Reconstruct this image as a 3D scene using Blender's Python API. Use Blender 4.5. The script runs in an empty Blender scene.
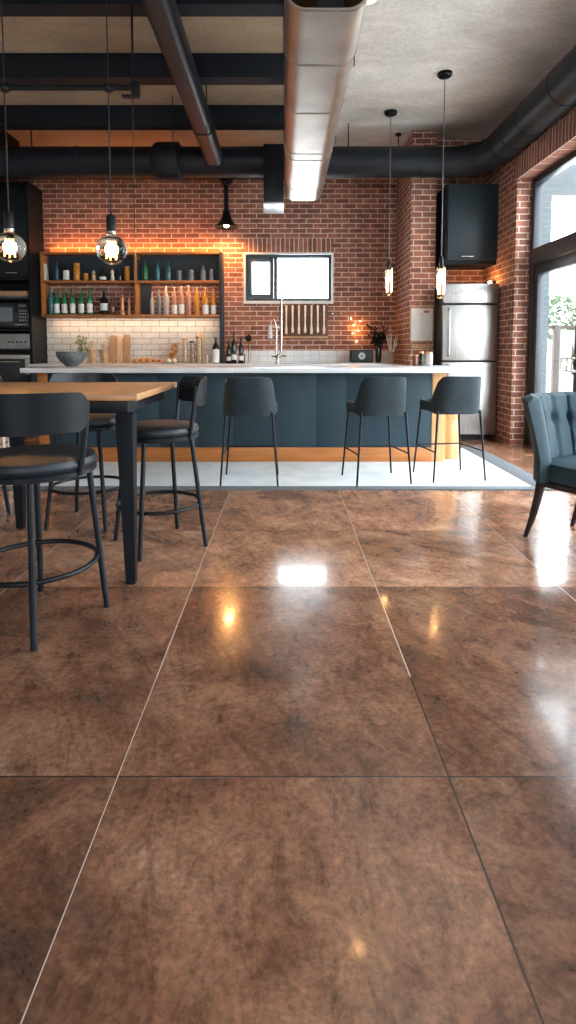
import bpy, bmesh, math, random
from mathutils import Vector, Matrix
random.seed(7)
PI = math.pi
R = math.radians
SC = bpy.context.scene
COL = SC.collection

# ------------------------------------------------------------------ camera
F, PITCH = 560.0, R(4)
cam_d = bpy.data.cameras.new('camera')
cam = bpy.data.objects.new('camera', cam_d); COL.objects.link(cam)
cam.location = (0, 0, 1.15)
cam.rotation_euler = (R(90) - PITCH, 0, 0)
cam_d.sensor_fit = 'VERTICAL'; cam_d.sensor_height = 36.0
cam_d.lens = 36.0 * F / 1024.0
cam_d.shift_x = (288 - 285) / 1024.0
cam_d.shift_y = ((350 + F * math.tan(PITCH)) - 512) / 1024.0
cam_d.clip_start = 0.02; cam_d.clip_end = 300
SC.camera = cam

# ------------------------------------------------------------------ world, exposure
SC.view_settings.view_transform = 'Standard'
SC.view_settings.look = 'None'
SC.view_settings.gamma = 1
SC.view_settings.use_curve_mapping = False
SC.view_settings.exposure = 0.72
w = bpy.data.worlds.new('world'); SC.world = w; w.use_nodes = True
bgn = w.node_tree.nodes['Background']
bgn.inputs[0].default_value = (0.86, 0.94, 1.0, 1); bgn.inputs[1].default_value = 10.0

def area(name, loc, rot, sx, sy, power, color=(1, 1, 1), portal=False):
    l = bpy.data.lights.new(name, 'AREA'); l.shape = 'RECTANGLE'; l.size = sx; l.size_y = sy
    l.energy = power; l.color = color
    if portal: l.cycles.is_portal = True
    o = bpy.data.objects.new(name, l); o.location = loc; o.rotation_euler = rot; COL.objects.link(o); return o
def point(name, loc, power, color=(1, .55, .22), rad=.03, parent=None):
    l = bpy.data.lights.new(name, 'POINT'); l.energy = power; l.color = color; l.shadow_soft_size = rad
    o = bpy.data.objects.new(name, l); o.location = loc; COL.objects.link(o)
    if parent: o.parent = parent
    return o
area('daylight_doors', (3.14, 3.85, 1.57), (0, R(90), 0), 3.1, 5.7, 1, portal=True)
area('side_fill_portal', (3.14, -1.07, 2.07), (0, R(90), 0), 2.1, 1.7, 1, portal=True)  # portal for the unseen side opening, added to let in fill light
area('rear_fill_portal', (-.6, -4.12, 1.95), (R(90), 0, 0), 2.4, 1.7, 1, portal=True)  # portal for the unseen rear opening, added to light the near floor
area('daylight_kitchen_window', (.05, 8.82, 2.235), (R(-90), 0, 0), 1.2, .65, 1, portal=True)

# ------------------------------------------------------------------ materials
MATS = {}
def mat(name, col, rough=.5, metal=0, trans=0, emit=None, estr=0, spec=.5, coat=0, noise=0, nscale=8, bump=0, bscale=60, ior=1.45, stretch=None):
    m = bpy.data.materials.new(name); m.use_nodes = True; nt = m.node_tree
    b = nt.nodes['Principled BSDF']
    b.inputs['Base Color'].default_value = (*col, 1); b.inputs['Roughness'].default_value = rough
    b.inputs['Metallic'].default_value = metal; b.inputs['Transmission Weight'].default_value = trans
    b.inputs['Specular IOR Level'].default_value = spec; b.inputs['Coat Weight'].default_value = coat
    b.inputs['IOR'].default_value = ior
    if emit:
        b.inputs['Emission Color'].default_value = (*emit, 1); b.inputs['Emission Strength'].default_value = estr
    tc = nt.nodes.new('ShaderNodeTexCoord'); src = tc.outputs['Object']
    if stretch:
        mp = nt.nodes.new('ShaderNodeMapping'); mp.inputs['Scale'].default_value = stretch
        nt.links.new(src, mp.inputs[0]); src = mp.outputs[0]
    if noise:
        n = nt.nodes.new('ShaderNodeTexNoise'); n.inputs['Scale'].default_value = nscale; n.inputs['Detail'].default_value = 5
        nt.links.new(src, n.inputs['Vector'])
        r = nt.nodes.new('ShaderNodeValToRGB')
        r.color_ramp.elements[0].position = .3; r.color_ramp.elements[1].position = .7
        r.color_ramp.elements[0].color = (*[c * (1 - noise) for c in col], 1)
        r.color_ramp.elements[1].color = (*[min(1, c * (1 + noise)) for c in col], 1)
        nt.links.new(n.outputs[0], r.inputs[0]); nt.links.new(r.outputs[0], b.inputs['Base Color'])
    if bump:
        n2 = nt.nodes.new('ShaderNodeTexNoise'); n2.inputs['Scale'].default_value = bscale; n2.inputs['Detail'].default_value = 4
        nt.links.new(src, n2.inputs['Vector'])
        bp = nt.nodes.new('ShaderNodeBump'); bp.inputs['Strength'].default_value = bump; bp.inputs['Distance'].default_value = .01
        nt.links.new(n2.outputs[0], bp.inputs['Height']); nt.links.new(bp.outputs[0], b.inputs['Normal'])
    MATS[name] = m
    return m

M_black = mat('black_metal', (.006, .008, .011), .42, 0, spec=.25, noise=.25, nscale=5)
M_beam = mat('beam_paint', (.006, .009, .014), .6, spec=.25, noise=.25, nscale=3, bump=.1, bscale=20)
M_duct_black = mat('duct_paint', (.007, .010, .015), .48, spec=.3, noise=.3, nscale=4, bump=.1, bscale=9)
M_stoolm = mat('stool_paint', (.006, .008, .011), .4, spec=.28, noise=.2)
M_leather = mat('dark_leather', (.012, .017, .022), .42, spec=.35, noise=.15, nscale=6, bump=.12, bscale=120)
M_uph = mat('charcoal_fabric', (.018, .028, .036), .65, spec=.3, noise=.15, nscale=20, bump=.25, bscale=300)
M_teal = mat('slate_blue_fabric', (.025, .048, .062), .65, spec=.3, noise=.12, nscale=12, bump=.2, bscale=260)
M_walnut = mat('dark_wood', (.02, .013, .012), .4, noise=.3, nscale=20, stretch=(1, 1, .1))
M_oak = mat('oak_top', (.37, .185, .08), .38, noise=.3, nscale=9, bump=.1, bscale=30, stretch=(.5, 8, 8))
M_shelfw = mat('shelf_wood', (.36, .13, .035), .45, noise=.35, nscale=10, stretch=(.4, 6, 6))
M_kick = mat('kick_wood', (.42, .15, .035), .4, noise=.22, nscale=7, stretch=(.3, 5, 5))
M_paleply = mat('pale_wood', (.62, .33, .14), .45, noise=.25, nscale=8, stretch=(5, 5, .4))
M_island = mat('island_paint', (.024, .046, .060), .55, spec=.3, noise=.15, nscale=2)
M_marble = mat('white_marble', (.58, .59, .60), .25, noise=.12, nscale=3, bump=.0)
M_cab = mat('cabinet_black', (.005, .007, .009), .5, spec=.25, noise=.2, nscale=3)
M_cabblue = mat('cabinet_slate', (.018, .029, .038), .45, spec=.35, noise=.15, nscale=2)
M_steel = mat('brushed_steel', (.42, .405, .39), .32, 1, noise=.12, nscale=6, bump=.06, bscale=40, stretch=(12, 12, .4))
M_chrome = mat('chrome', (.50, .48, .45), .22, 1, noise=.05)
M_duct = mat('galvanised_steel', (.36, .32, .285), .42, 1, noise=.16, nscale=4, bump=.15, bscale=5)
M_darkint = mat('duct_interior', (.30, .17, .09), .5, .3, noise=.3, nscale=4)
M_glassblk = mat('black_glass', (.01, .013, .015), .08, noise=.1)
M_screen = mat('oven_window', (.10, .13, .14), .12, noise=.1)
M_greysteel = mat('grey_panel', (.24, .24, .23), .35, .6, noise=.2, nscale=10)
M_white = mat('white_paint', (.62, .62, .60), .5, noise=.08)
M_offwhite = mat('off_white_plaster', (.55, .53, .50), .7, noise=.12, nscale=10)
M_frame = mat('window_frame_paint', (.035, .055, .072), .4, noise=.15)
M_doorframe = mat('door_frame_paint', (.016, .02, .026), .4, noise=.15)
M_paleblue = mat('pale_blue_render', (.055, .072, .082), .8, noise=.08)
M_beamgrey = mat('canopy_paint', (.05, .06, .065), .7, noise=.1)
M_panel = mat('railing_panel', (.16, .17, .16), .7, noise=.1)
M_paper = mat('paper', (.62, .60, .56), .8, noise=.05)
M_ink = mat('ink', (.12, .12, .12), .8, noise=.05)
M_red = mat('red_print', (.5, .04, .02), .7, noise=.05)
M_brownpaper = mat('kraft_paper', (.40, .26, .15), .85, noise=.3, nscale=25, bump=.4, bscale=40)
M_boardw = mat('board_wood', (.40, .22, .11), .55, noise=.3, nscale=12, stretch=(6, 6, .5))
M_boardp = mat('pale_board_wood', (.58, .40, .24), .55, noise=.2, nscale=12, stretch=(6, 6, .5))
M_rack = mat('rack_wood', (.13, .065, .038), .6, noise=.35, nscale=12, stretch=(6, 6, .5))
M_spoon = mat('pale_spoon_wood', (.74, .62, .47), .55, noise=.12, nscale=20)
M_stone = mat('grey_stoneware', (.10, .11, .11), .6, noise=.4, nscale=30, bump=.3, bscale=60)
M_bread = mat('bread_crust', (.42, .20, .07), .7, noise=.5, nscale=30, bump=.5, bscale=50)
M_garlic = mat('pale_husk', (.70, .60, .48), .7, noise=.2, nscale=20)
M_leaf = mat('green_leaf', (.10, .16, .05), .6, noise=.4, nscale=10)
M_dry = mat('dried_flower', (.55, .43, .26), .8, noise=.3, nscale=20)
M_twig = mat('white_twig', (.68, .66, .62), .6, noise=.2)
M_copper = mat('copper', (.62, .28, .14), .35, .5, noise=.25, nscale=12)
M_label = mat('bottle_label', (.72, .70, .64), .7, noise=.08)
M_rugw = mat('rug_white', (.66, .69, .71), .9, noise=.10, nscale=5, bump=.3, bscale=90)
M_rugg = mat('rug_grey', (.12, .135, .15), .9, noise=.15, nscale=60, bump=.3, bscale=90)
M_tree = mat('pale_tree_leaf', (.06, .09, .045), .8, noise=.4, nscale=4)
M_trunk = mat('tree_bark', (.2, .15, .1), .9, noise=.3)
M_woodpost = mat('weathered_post', (.035, .025, .02), .7, noise=.3, nscale=12, stretch=(5, 5, .5))
M_terrace = mat('terrace_stone', (.62, .61, .58), .8, noise=.15, nscale=3)
M_filament = mat('filament', (1, .6, .2), .5, emit=(1, .48, .12), estr=6)
M_filpale = mat('filament_pale', (1, .7, .35), .5, emit=(1, .58, .22), estr=7)
M_glow = mat('warm_lamp', (1, .8, .5), .5, emit=(1, .62, .28), estr=40)
M_ledstrip = mat('led_strip', (1, .6, .3), .5, emit=(1, .42, .10), estr=5)
M_rim = mat('spot_white', (.8, .8, .78), .4, noise=.05)
M_cable = mat('cable_black', (.02, .02, .022), .5, noise=.1)
M_cableg = mat('cable_grey', (.12, .12, .12), .5, noise=.1)
def glass(name, col, rough=.03, trans=1.0, ior=1.3):
    return mat(name, col, rough, trans=trans, ior=ior, bump=.08, bscale=14)
G_clear = glass('clear_glass', (.95, .93, .90))
G_green = glass('green_glass', (.06, .32, .12), .06, .55, 1.45)
G_dark = glass('dark_glass', (.015, .02, .018), .1, .1, 1.45)
G_teal = glass('teal_glass', (.10, .30, .32), .08, .5, 1.45)
G_amber = glass('amber_glass', (.85, .34, .04), .08, .5, 1.45)
G_pink = glass('rose_glass', (.70, .36, .25), .08, .55, 1.45)
G_pale = glass('pale_glass', (.72, .68, .62), .08, .6, 1.45)
G_brown = glass('brown_glass', (.20, .07, .03), .1, .3, 1.45)
G_grey = glass('smoke_glass', (.20, .23, .25), .12, .4, 1.45)
G_blue = glass('blue_glass', (.06, .14, .26), .1, .4, 1.45)

def pane_material():
    m = bpy.data.materials.new('window_pane'); m.use_nodes = True; nt = m.node_tree; nt.nodes.clear()
    o = nt.nodes.new('ShaderNodeOutputMaterial'); mx = nt.nodes.new('ShaderNodeMixShader')
    t = nt.nodes.new('ShaderNodeBsdfTransparent'); g = nt.nodes.new('ShaderNodeBsdfGlossy'); fr = nt.nodes.new('ShaderNodeLayerWeight'); pw = nt.nodes.new('ShaderNodeMath')
    g.inputs['Roughness'].default_value = .02; fr.inputs[0].default_value = .5; pw.operation = 'POWER'; pw.inputs[1].default_value = 5
    nt.links.new(fr.outputs['Facing'], pw.inputs[0])
    t.inputs[0].default_value = (.97, .98, .98, 1)
    nt.links.new(pw.outputs[0], mx.inputs[0]); nt.links.new(t.outputs[0], mx.inputs[1]); nt.links.new(g.outputs[0], mx.inputs[2])
    nt.links.new(mx.outputs[0], o.inputs[0]); return m
M_pane = pane_material()

def N(nt, typ, **kw):
    n = nt.nodes.new(typ)
    for k, v in kw.items(): setattr(n, k, v)
    return n
def mathn(nt, op, a, b=None):
    n = nt.nodes.new('ShaderNodeMath'); n.operation = op
    for i, v in enumerate((a, b)):
        if v is None: continue
        if isinstance(v, (int, float)): n.inputs[i].default_value = v
        else: nt.links.new(v, n.inputs[i])
    return n.outputs[0]
def ramp(nt, src, stops):
    r = nt.nodes.new('ShaderNodeValToRGB'); cr = r.color_ramp
    while len(cr.elements) < len(stops): cr.elements.new(.5)
    for e, (p, c) in zip(cr.elements, stops):
        e.position = p; e.color = (*c, 1)
    nt.links.new(src, r.inputs[0]); return r.outputs[0]
def mixc(nt, fac, a, b, blend='MIX'):
    n = nt.nodes.new('ShaderNodeMix'); n.data_type = 'RGBA'; n.blend_type = blend
    for i, v in ((0, fac), (6, a), (7, b)):
        if isinstance(v, (int, float)): n.inputs[i].default_value = v
        elif isinstance(v, tuple): n.inputs[i].default_value = (*v, 1)
        else: nt.links.new(v, n.inputs[i])
    return n.outputs[2]

def brick_mat(name, plane, bw=.212, bh=.0722, mortar=.007, c1=(.31, .125, .080), c2=(.165, .066, .048), cm=(.62, .48, .40), rough=.85, bump=.6, off=.5, var=True):
    m = bpy.data.materials.new(name); m.use_nodes = True; nt = m.node_tree; b = nt.nodes['Principled BSDF']
    g = N(nt, 'ShaderNodeNewGeometry'); s = N(nt, 'ShaderNodeSeparateXYZ'); nt.links.new(g.outputs['Position'], s.inputs[0])
    c = N(nt, 'ShaderNodeCombineXYZ')
    ax = {'x': 0, 'y': 1, 'z': 2}
    nt.links.new(s.outputs[ax[plane[0]]], c.inputs[0]); nt.links.new(s.outputs[ax[plane[1]]], c.inputs[1])
    ns = N(nt, 'ShaderNodeTexNoise'); ns.inputs['Scale'].default_value = 14; nt.links.new(c.outputs[0], ns.inputs['Vector'])
    wv = N(nt, 'ShaderNodeVectorMath', operation='SCALE'); wv.inputs[3].default_value = .008
    sub = N(nt, 'ShaderNodeVectorMath', operation='SUBTRACT'); sub.inputs[1].default_value = (.5, .5, .5)
    nt.links.new(ns.outputs['Color'], sub.inputs[0]); nt.links.new(sub.outputs[0], wv.inputs[0])
    ad = N(nt, 'ShaderNodeVectorMath', operation='ADD'); nt.links.new(c.outputs[0], ad.inputs[0]); nt.links.new(wv.outputs[0], ad.inputs[1])
    t = N(nt, 'ShaderNodeTexBrick'); t.offset = off; nt.links.new(ad.outputs[0], t.inputs['Vector'])
    t.inputs['Scale'].default_value = 1; t.inputs['Brick Width'].default_value = bw; t.inputs['Row Height'].default_value = bh
    t.inputs['Mortar Size'].default_value = mortar; t.inputs['Mortar Smooth'].default_value = .3; t.inputs['Bias'].default_value = 0
    t.inputs['Color1'].default_value = (*c1, 1); t.inputs['Color2'].default_value = (*c2, 1); t.inputs['Mortar'].default_value = (*cm, 1)
    n2 = N(nt, 'ShaderNodeTexNoise'); n2.inputs['Scale'].default_value = 9; n2.inputs['Detail'].default_value = 6; nt.links.new(c.outputs[0], n2.inputs['Vector'])
    k = ramp(nt, n2.outputs[0], [(.3, (.68, .66, .64)), (.7, (1.25, 1.2, 1.15))])
    col = mixc(nt, .8 if var else .2, t.outputs['Color'], k, 'MULTIPLY')
    nt.links.new(col, b.inputs['Base Color']); b.inputs['Roughness'].default_value = rough
    h = mathn(nt, 'SUBTRACT', 1.0, t.outputs['Fac']); n3 = N(nt, 'ShaderNodeTexNoise'); n3.inputs['Scale'].default_value = 70; nt.links.new(c.outputs[0], n3.inputs['Vector'])
    hh = mathn(nt, 'ADD', h, mathn(nt, 'MULTIPLY', n3.outputs[0], .3 if var else 0.0))
    bp = N(nt, 'ShaderNodeBump'); bp.inputs['Strength'].default_value = bump; bp.inputs['Distance'].default_value = .006
    nt.links.new(hh, bp.inputs['Height']); nt.links.new(bp.outputs[0], b.inputs['Normal'])
    return m
B_xz = brick_mat('brick_back', 'xz'); B_yz = brick_mat('brick_side', 'yz')
B_zx = brick_mat('brick_soldier', 'zx', bw=.2168, bh=.068, off=0)
B_zy = brick_mat('brick_soldier_side', 'zy', bw=.2615, bh=.068, off=0)
B_tile = brick_mat('subway_tile', 'xz', .27, .0885, .0045, (.62, .60, .57), (.55, .53, .50), (.16, .15, .14), .25, .3, var=False)
B_tile2 = brick_mat('small_tile', 'xz', .13, .0885, .003, (.62, .64, .64), (.56, .58, .59), (.33, .34, .35), .25, .3, off=0, var=False)

def floor_mat():
    m = bpy.data.materials.new('polished_stone_tile'); m.use_nodes = True; nt = m.node_tree; b = nt.nodes['Principled BSDF']
    g = N(nt, 'ShaderNodeNewGeometry'); s = N(nt, 'ShaderNodeSeparateXYZ'); nt.links.new(g.outputs['Position'], s.inputs[0])
    X, Y = s.outputs[0], s.outputs[1]
    u = mathn(nt, 'DIVIDE', mathn(nt, 'ADD', X, .452), .894)
    col_i = mathn(nt, 'FLOOR', u)
    fr = mathn(nt, 'FRACT', u); dx = mathn(nt, 'MULTIPLY', mathn(nt, 'MINIMUM', fr, mathn(nt, 'SUBTRACT', 1.0, fr)), .894)
    lines = [-3.4, -2.19, -.98, .23, 1.437, 2.65, 3.5, 4.62, 5.8, 7.0, 8.2]
    dy = None; row = None
    for L in lines:
        d = mathn(nt, 'ABSOLUTE', mathn(nt, 'SUBTRACT', Y, L)); gt = mathn(nt, 'GREATER_THAN', Y, L)
        dy = d if dy is None else mathn(nt, 'MINIMUM', dy, d); row = gt if row is None else mathn(nt, 'ADD', row, gt)
    # lighter polished edge on the left seam, darker joint elsewhere
    dmin = mathn(nt, 'MINIMUM', dx, mathn(nt, 'MULTIPLY', dy, 1.0))
    joint = mathn(nt, 'LESS_THAN', dmin, .0028)
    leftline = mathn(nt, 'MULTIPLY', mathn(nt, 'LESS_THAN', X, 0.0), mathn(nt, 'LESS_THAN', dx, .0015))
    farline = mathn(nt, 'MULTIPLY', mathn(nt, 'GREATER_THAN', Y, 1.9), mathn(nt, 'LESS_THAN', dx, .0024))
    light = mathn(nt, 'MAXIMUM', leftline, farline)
    tile = N(nt, 'ShaderNodeCombineXYZ'); nt.links.new(col_i, tile.inputs[0]); nt.links.new(row, tile.inputs[1])
    wn = N(nt, 'ShaderNodeTexWhiteNoise'); nt.links.new(tile.outputs[0], wn.inputs['Vector'])
    rot = N(nt, 'ShaderNodeVectorRotate', rotation_type='Z_AXIS'); nt.links.new(g.outputs['Position'], rot.inputs['Vector'])
    nt.links.new(mathn(nt, 'ADD', mathn(nt, 'MULTIPLY', wn.outputs['Value'], 1.3), -1.3), rot.inputs['Angle'])
    offs = N(nt, 'ShaderNodeVectorMath', operation='SCALE'); offs.inputs[3].default_value = 7; nt.links.new(wn.outputs['Color'], offs.inputs[0])
    p = N(nt, 'ShaderNodeVectorMath', operation='ADD'); nt.links.new(rot.outputs[0], p.inputs[0]); nt.links.new(offs.outputs[0], p.inputs[1])
    big = N(nt, 'ShaderNodeTexNoise'); big.inputs['Scale'].default_value = 2.2; big.inputs['Detail'].default_value = 8; big.inputs['Roughness'].default_value = .62
    big.inputs['Distortion'].default_value = .9; nt.links.new(p.outputs[0], big.inputs['Vector'])
    mp = N(nt, 'ShaderNodeMapping'); mp.inputs['Scale'].default_value = (6, 1.8, 1); nt.links.new(p.outputs[0], mp.inputs[0])
    st = N(nt, 'ShaderNodeTexNoise'); st.inputs['Scale'].default_value = 1.6; st.inputs['Detail'].default_value = 10; st.inputs['Roughness'].default_value = .75
    st.inputs['Distortion'].default_value = 1.4; nt.links.new(mp.outputs[0], st.inputs['Vector'])
    fine = N(nt, 'ShaderNodeTexNoise'); fine.inputs['Scale'].default_value = 55; fine.inputs['Detail'].default_value = 6; fine.inputs['Roughness'].default_value = .7
    nt.links.new(g.outputs['Position'], fine.inputs['Vector'])
    c1 = ramp(nt, big.outputs[0], [(.30, (.120, .074, .056)), (.45, (.195, .102, .066)), (.56, (.26, .148, .097)), (.72, (.36, .23, .16))])
    c2 = ramp(nt, st.outputs[0], [(.34, (.50, .47, .46)), (.5, (1.0, .98, .96)), (.66, (1.30, 1.22, 1.15))])
    c = mixc(nt, .85, c1, c2, 'MULTIPLY')
    c3 = ramp(nt, fine.outputs[0], [(.34, (.66, .63, .62)), (.5, (1, 1, 1)), (.68, (1.35, 1.33, 1.3))])
    c = mixc(nt, .85, c, c3, 'MULTIPLY')
    md = N(nt, 'ShaderNodeTexNoise'); md.inputs['Scale'].default_value = 11; md.inputs['Detail'].default_value = 9; md.inputs['Roughness'].default_value = .8; md.inputs['Distortion'].default_value = 1.6
    nt.links.new(p.outputs[0], md.inputs['Vector'])
    c = mixc(nt, .75, c, ramp(nt, md.outputs[0], [(.36, (.60, .56, .54)), (.5, (1.0, 1.0, 1.0)), (.64, (1.38, 1.33, 1.28))]), 'MULTIPLY')
    tv = ramp(nt, wn.outputs['Value'], [(0, (.82, .80, .78)), (1, (1.12, 1.08, 1.05))])
    c = mixc(nt, 1.0, c, tv, 'MULTIPLY')
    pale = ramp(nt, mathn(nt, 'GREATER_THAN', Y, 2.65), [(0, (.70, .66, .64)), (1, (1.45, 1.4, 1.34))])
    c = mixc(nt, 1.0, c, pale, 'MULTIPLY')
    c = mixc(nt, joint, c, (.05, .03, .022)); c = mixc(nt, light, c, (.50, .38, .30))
    nt.links.new(c, b.inputs['Base Color'])
    rr = ramp(nt, big.outputs[0], [(.3, (.14, .14, .14)), (.7, (.25, .25, .25))]); nt.links.new(rr, b.inputs['Roughness'])
    b.inputs['Specular IOR Level'].default_value = .75
    b.inputs['Coat Weight'].default_value = .35; b.inputs['Coat Roughness'].default_value = .07
    bp = N(nt, 'ShaderNodeBump'); bp.inputs['Strength'].default_value = .22; bp.inputs['Distance'].default_value = .0022
    wav = N(nt, 'ShaderNodeTexNoise'); wav.inputs['Scale'].default_value = 9; wav.inputs['Detail'].default_value = 2; nt.links.new(g.outputs['Position'], wav.inputs['Vector'])
    hh = mathn(nt, 'ADD', mathn(nt, 'MULTIPLY', wav.outputs[0], 1.2), mathn(nt, 'MULTIPLY', fine.outputs[0], .12))
    hh = mathn(nt, 'SUBTRACT', hh, mathn(nt, 'MULTIPLY', joint, 1.0))
    nt.links.new(hh, bp.inputs['Height']); nt.links.new(bp.outputs[0], b.inputs['Normal'])
    return m
def plaster_mat(name, dark, light, bump=.5):
    m = bpy.data.materials.new(name); m.use_nodes = True; nt = m.node_tree; b = nt.nodes['Principled BSDF']
    tc = N(nt, 'ShaderNodeTexCoord'); n = N(nt, 'ShaderNodeTexNoise'); n.inputs['Scale'].default_value = 1.3; n.inputs['Detail'].default_value = 12; n.inputs['Roughness'].default_value = .68; n.inputs['Distortion'].default_value = .35
    mpp = N(nt, 'ShaderNodeMapping'); mpp.inputs['Rotation'].default_value = (0, 0, R(35)); mpp.inputs['Scale'].default_value = (.7, 1.5, 1); nt.links.new(tc.outputs['Object'], mpp.inputs[0]); nt.links.new(mpp.outputs[0], n.inputs['Vector'])
    f = N(nt, 'ShaderNodeTexNoise'); f.inputs['Scale'].default_value = 26; f.inputs['Detail'].default_value = 8; nt.links.new(tc.outputs['Object'], f.inputs['Vector'])
    c = ramp(nt, n.outputs[0], [(.3, dark), (.68, light)]); c2 = ramp(nt, f.outputs[0], [(.3, (.84, .84, .84)), (.7, (1.1, 1.1, 1.1))])
    nt.links.new(mixc(nt, .8, c, c2, 'MULTIPLY'), b.inputs['Base Color']); b.inputs['Roughness'].default_value = .9
    bp = N(nt, 'ShaderNodeBump'); bp.inputs['Strength'].default_value = bump; bp.inputs['Distance'].default_value = .02
    nt.links.new(mathn(nt, 'ADD', n.outputs[0], mathn(nt, 'MULTIPLY', f.outputs[0], .3)), bp.inputs['Height']); nt.links.new(bp.outputs[0], b.inputs['Normal'])
    return m
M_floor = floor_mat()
M_ceil = plaster_mat('ceiling_plaster', (.44, .41, .375), (.76, .735, .695))
M_ceilb = plaster_mat('ceiling_board', (.24, .17, .11), (.40, .30, .21))
M_wallp = plaster_mat('wall_plaster', (.40, .38, .36), (.52, .50, .47))

# ------------------------------------------------------------------ mesh helpers
def new(): return bmesh.new()
def box(bm, x0, x1, y0, y1, z0, z1, bev=0, seg=2, M=None):
    r = bmesh.ops.create_cube(bm, size=1.0)
    vs = r['verts']
    for v in vs:
        v.co = Vector(((x0 + x1) / 2 + v.co.x * (x1 - x0), (y0 + y1) / 2 + v.co.y * (y1 - y0), (z0 + z1) / 2 + v.co.z * (z1 - z0)))
    if bev:
        es = list({e for v in vs for e in v.link_edges})
        r2 = bmesh.ops.bevel(bm, geom=es, offset=bev, segments=seg, affect='EDGES', profile=.5)
        vs = list({v for f in r2['faces'] for v in f.verts} | {v for v in vs if v.is_valid})
    if M is not None:
        for v in vs: v.co = M @ v.co
    return bm
def sweep(bm, pts, rad, n=10, closed=False, caps=True):
    """tube along a polyline; rad is a number or a list"""
    P = [Vector(p) for p in pts]; K = len(P)
    rs = rad if isinstance(rad, (list, tuple)) else [rad] * K
    T = []
    for i in range(K):
        a = P[(i - 1) % K] if (closed or i > 0) else P[i]; b = P[(i + 1) % K] if (closed or i < K - 1) else P[i]
        T.append((b - a).normalized())
    up = Vector((0, 0, 1)) if abs(T[0].z) < .9 else Vector((1, 0, 0))
    nrm = T[0].cross(up).normalized(); rings = []
    for i in range(K):
        nrm = (nrm - T[i] * nrm.dot(T[i])).normalized(); bi = T[i].cross(nrm)
        rings.append([bm.verts.new(P[i] + (nrm * math.cos(2 * PI * j / n) + bi * math.sin(2 * PI * j / n)) * rs[i]) for j in range(n)])
    for i in range(K if closed else K - 1):
        A, Bq = rings[i], rings[(i + 1) % K]
        for j in range(n): bm.faces.new((A[j], A[(j + 1) % n], Bq[(j + 1) % n], Bq[j]))
    if caps and not closed:
        bm.faces.new(rings[0]); bm.faces.new(rings[-1][::-1])
    return bm
def lathe(bm, prof, cx=0, cy=0, n=20, M=None):
    rings = []
    for r, z in prof:
        if r < 1e-5: rings.append([bm.verts.new((cx, cy, z))])
        else: rings.append([bm.verts.new((cx + r * math.cos(2 * PI * j / n), cy + r * math.sin(2 * PI * j / n), z)) for j in range(n)])
    for A, Bq in zip(rings, rings[1:]):
        for j in range(n):
            if len(A) == 1 and len(Bq) == 1: continue
            if len(A) == 1: bm.faces.new((A[0], Bq[j], Bq[(j + 1) % n]))
            elif len(Bq) == 1: bm.faces.new((A[j], A[(j + 1) % n], Bq[0]))
            else: bm.faces.new((A[j], A[(j + 1) % n], Bq[(j + 1) % n], Bq[j]))
    if len(rings[0]) > 1: bm.faces.new(rings[0][::-1])
    if len(rings[-1]) > 1: bm.faces.new(rings[-1])
    if M is not None:
        for R_ in rings:
            for v in R_: v.co = M @ v.co
    return bm
def prism(bm, poly, a0, a1, axis='y'):
    """polygon extruded along an axis; poly in the two other axes"""
    def P(u, v, a): return (u, a, v) if axis == 'y' else ((a, u, v) if axis == 'x' else (u, v, a))
    A = [bm.verts.new(P(u, v, a0)) for u, v in poly]; Bq = [bm.verts.new(P(u, v, a1)) for u, v in poly]
    n = len(poly)
    for j in range(n): bm.faces.new((A[j], A[(j + 1) % n], Bq[(j + 1) % n], Bq[j]))
    bm.faces.new(A[::-1]); bm.faces.new(Bq); return bm
def grid(bm, fn, nu, nv, close_u=False):
    V = [[bm.verts.new(fn(i / (nu if close_u else nu - 1), j / (nv - 1))) for i in range(nu)] for j in range(nv)]
    for j in range(nv - 1):
        for i in range(nu if close_u else nu - 1):
            bm.faces.new((V[j][i], V[j][(i + 1) % nu], V[j + 1][(i + 1) % nu], V[j + 1][i]))
    return V
def rrect(w, h, r, n=6, cx=0, cy=0):
    out = []
    for qx, qy, a in ((1, 1, 0), (-1, 1, 90), (-1, -1, 180), (1, -1, 270)):
        for k in range(n + 1):
            t = R(a + 90 * k / n); out.append((cx + qx * (w / 2 - r) + r * math.cos(t), cy + qy * (h / 2 - r) + r * math.sin(t)))
    return out

def obj(name, bm, m, parent=None, smooth=True, loc=None):
    bmesh.ops.recalc_face_normals(bm, faces=bm.faces)
    me = bpy.data.meshes.new(name); bm.to_mesh(me); bm.free()
    if smooth:
        for p in me.polygons: p.use_smooth = True
        try: me.set_sharp_from_angle(angle=R(38))
        except Exception: pass
    me.materials.append(m)
    o = bpy.data.objects.new(name, me); COL.objects.link(o)
    if parent: o.parent = parent
    if loc: o.location = loc
    return o
def tag(o, label=None, cat=None, group=None, kind=None):
    if label: o['label'] = label
    if cat: o['category'] = cat
    if group: o['group'] = group
    if kind: o['kind'] = kind
    return o
def thing(name, label, cat, loc=(0, 0, 0), rz=0, group=None):
    o = bpy.data.objects.new(name, None); COL.objects.link(o); o.location = loc; o.rotation_euler = (0, 0, rz)
    o.empty_display_size = .05
    return tag(o, label, cat, group)
def struct(name, bm, m, parent=None, label=None):
    o = obj(name, bm, m, parent)
    if not parent: o['kind'] = 'structure'
    if label: o['label'] = label
    return o
def dup(root, loc, rz, label=None, group=None):
    r = root.copy(); COL.objects.link(r); r.location = loc; r.rotation_euler = (0, 0, rz)
    if label: r['label'] = label
    if group: r['group'] = group
    for ch in list(root.children):
        c = ch.copy(); COL.objects.link(c); c.parent = r
        for g in list(ch.children):
            d = g.copy(); COL.objects.link(d); d.parent = c
    return r

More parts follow.
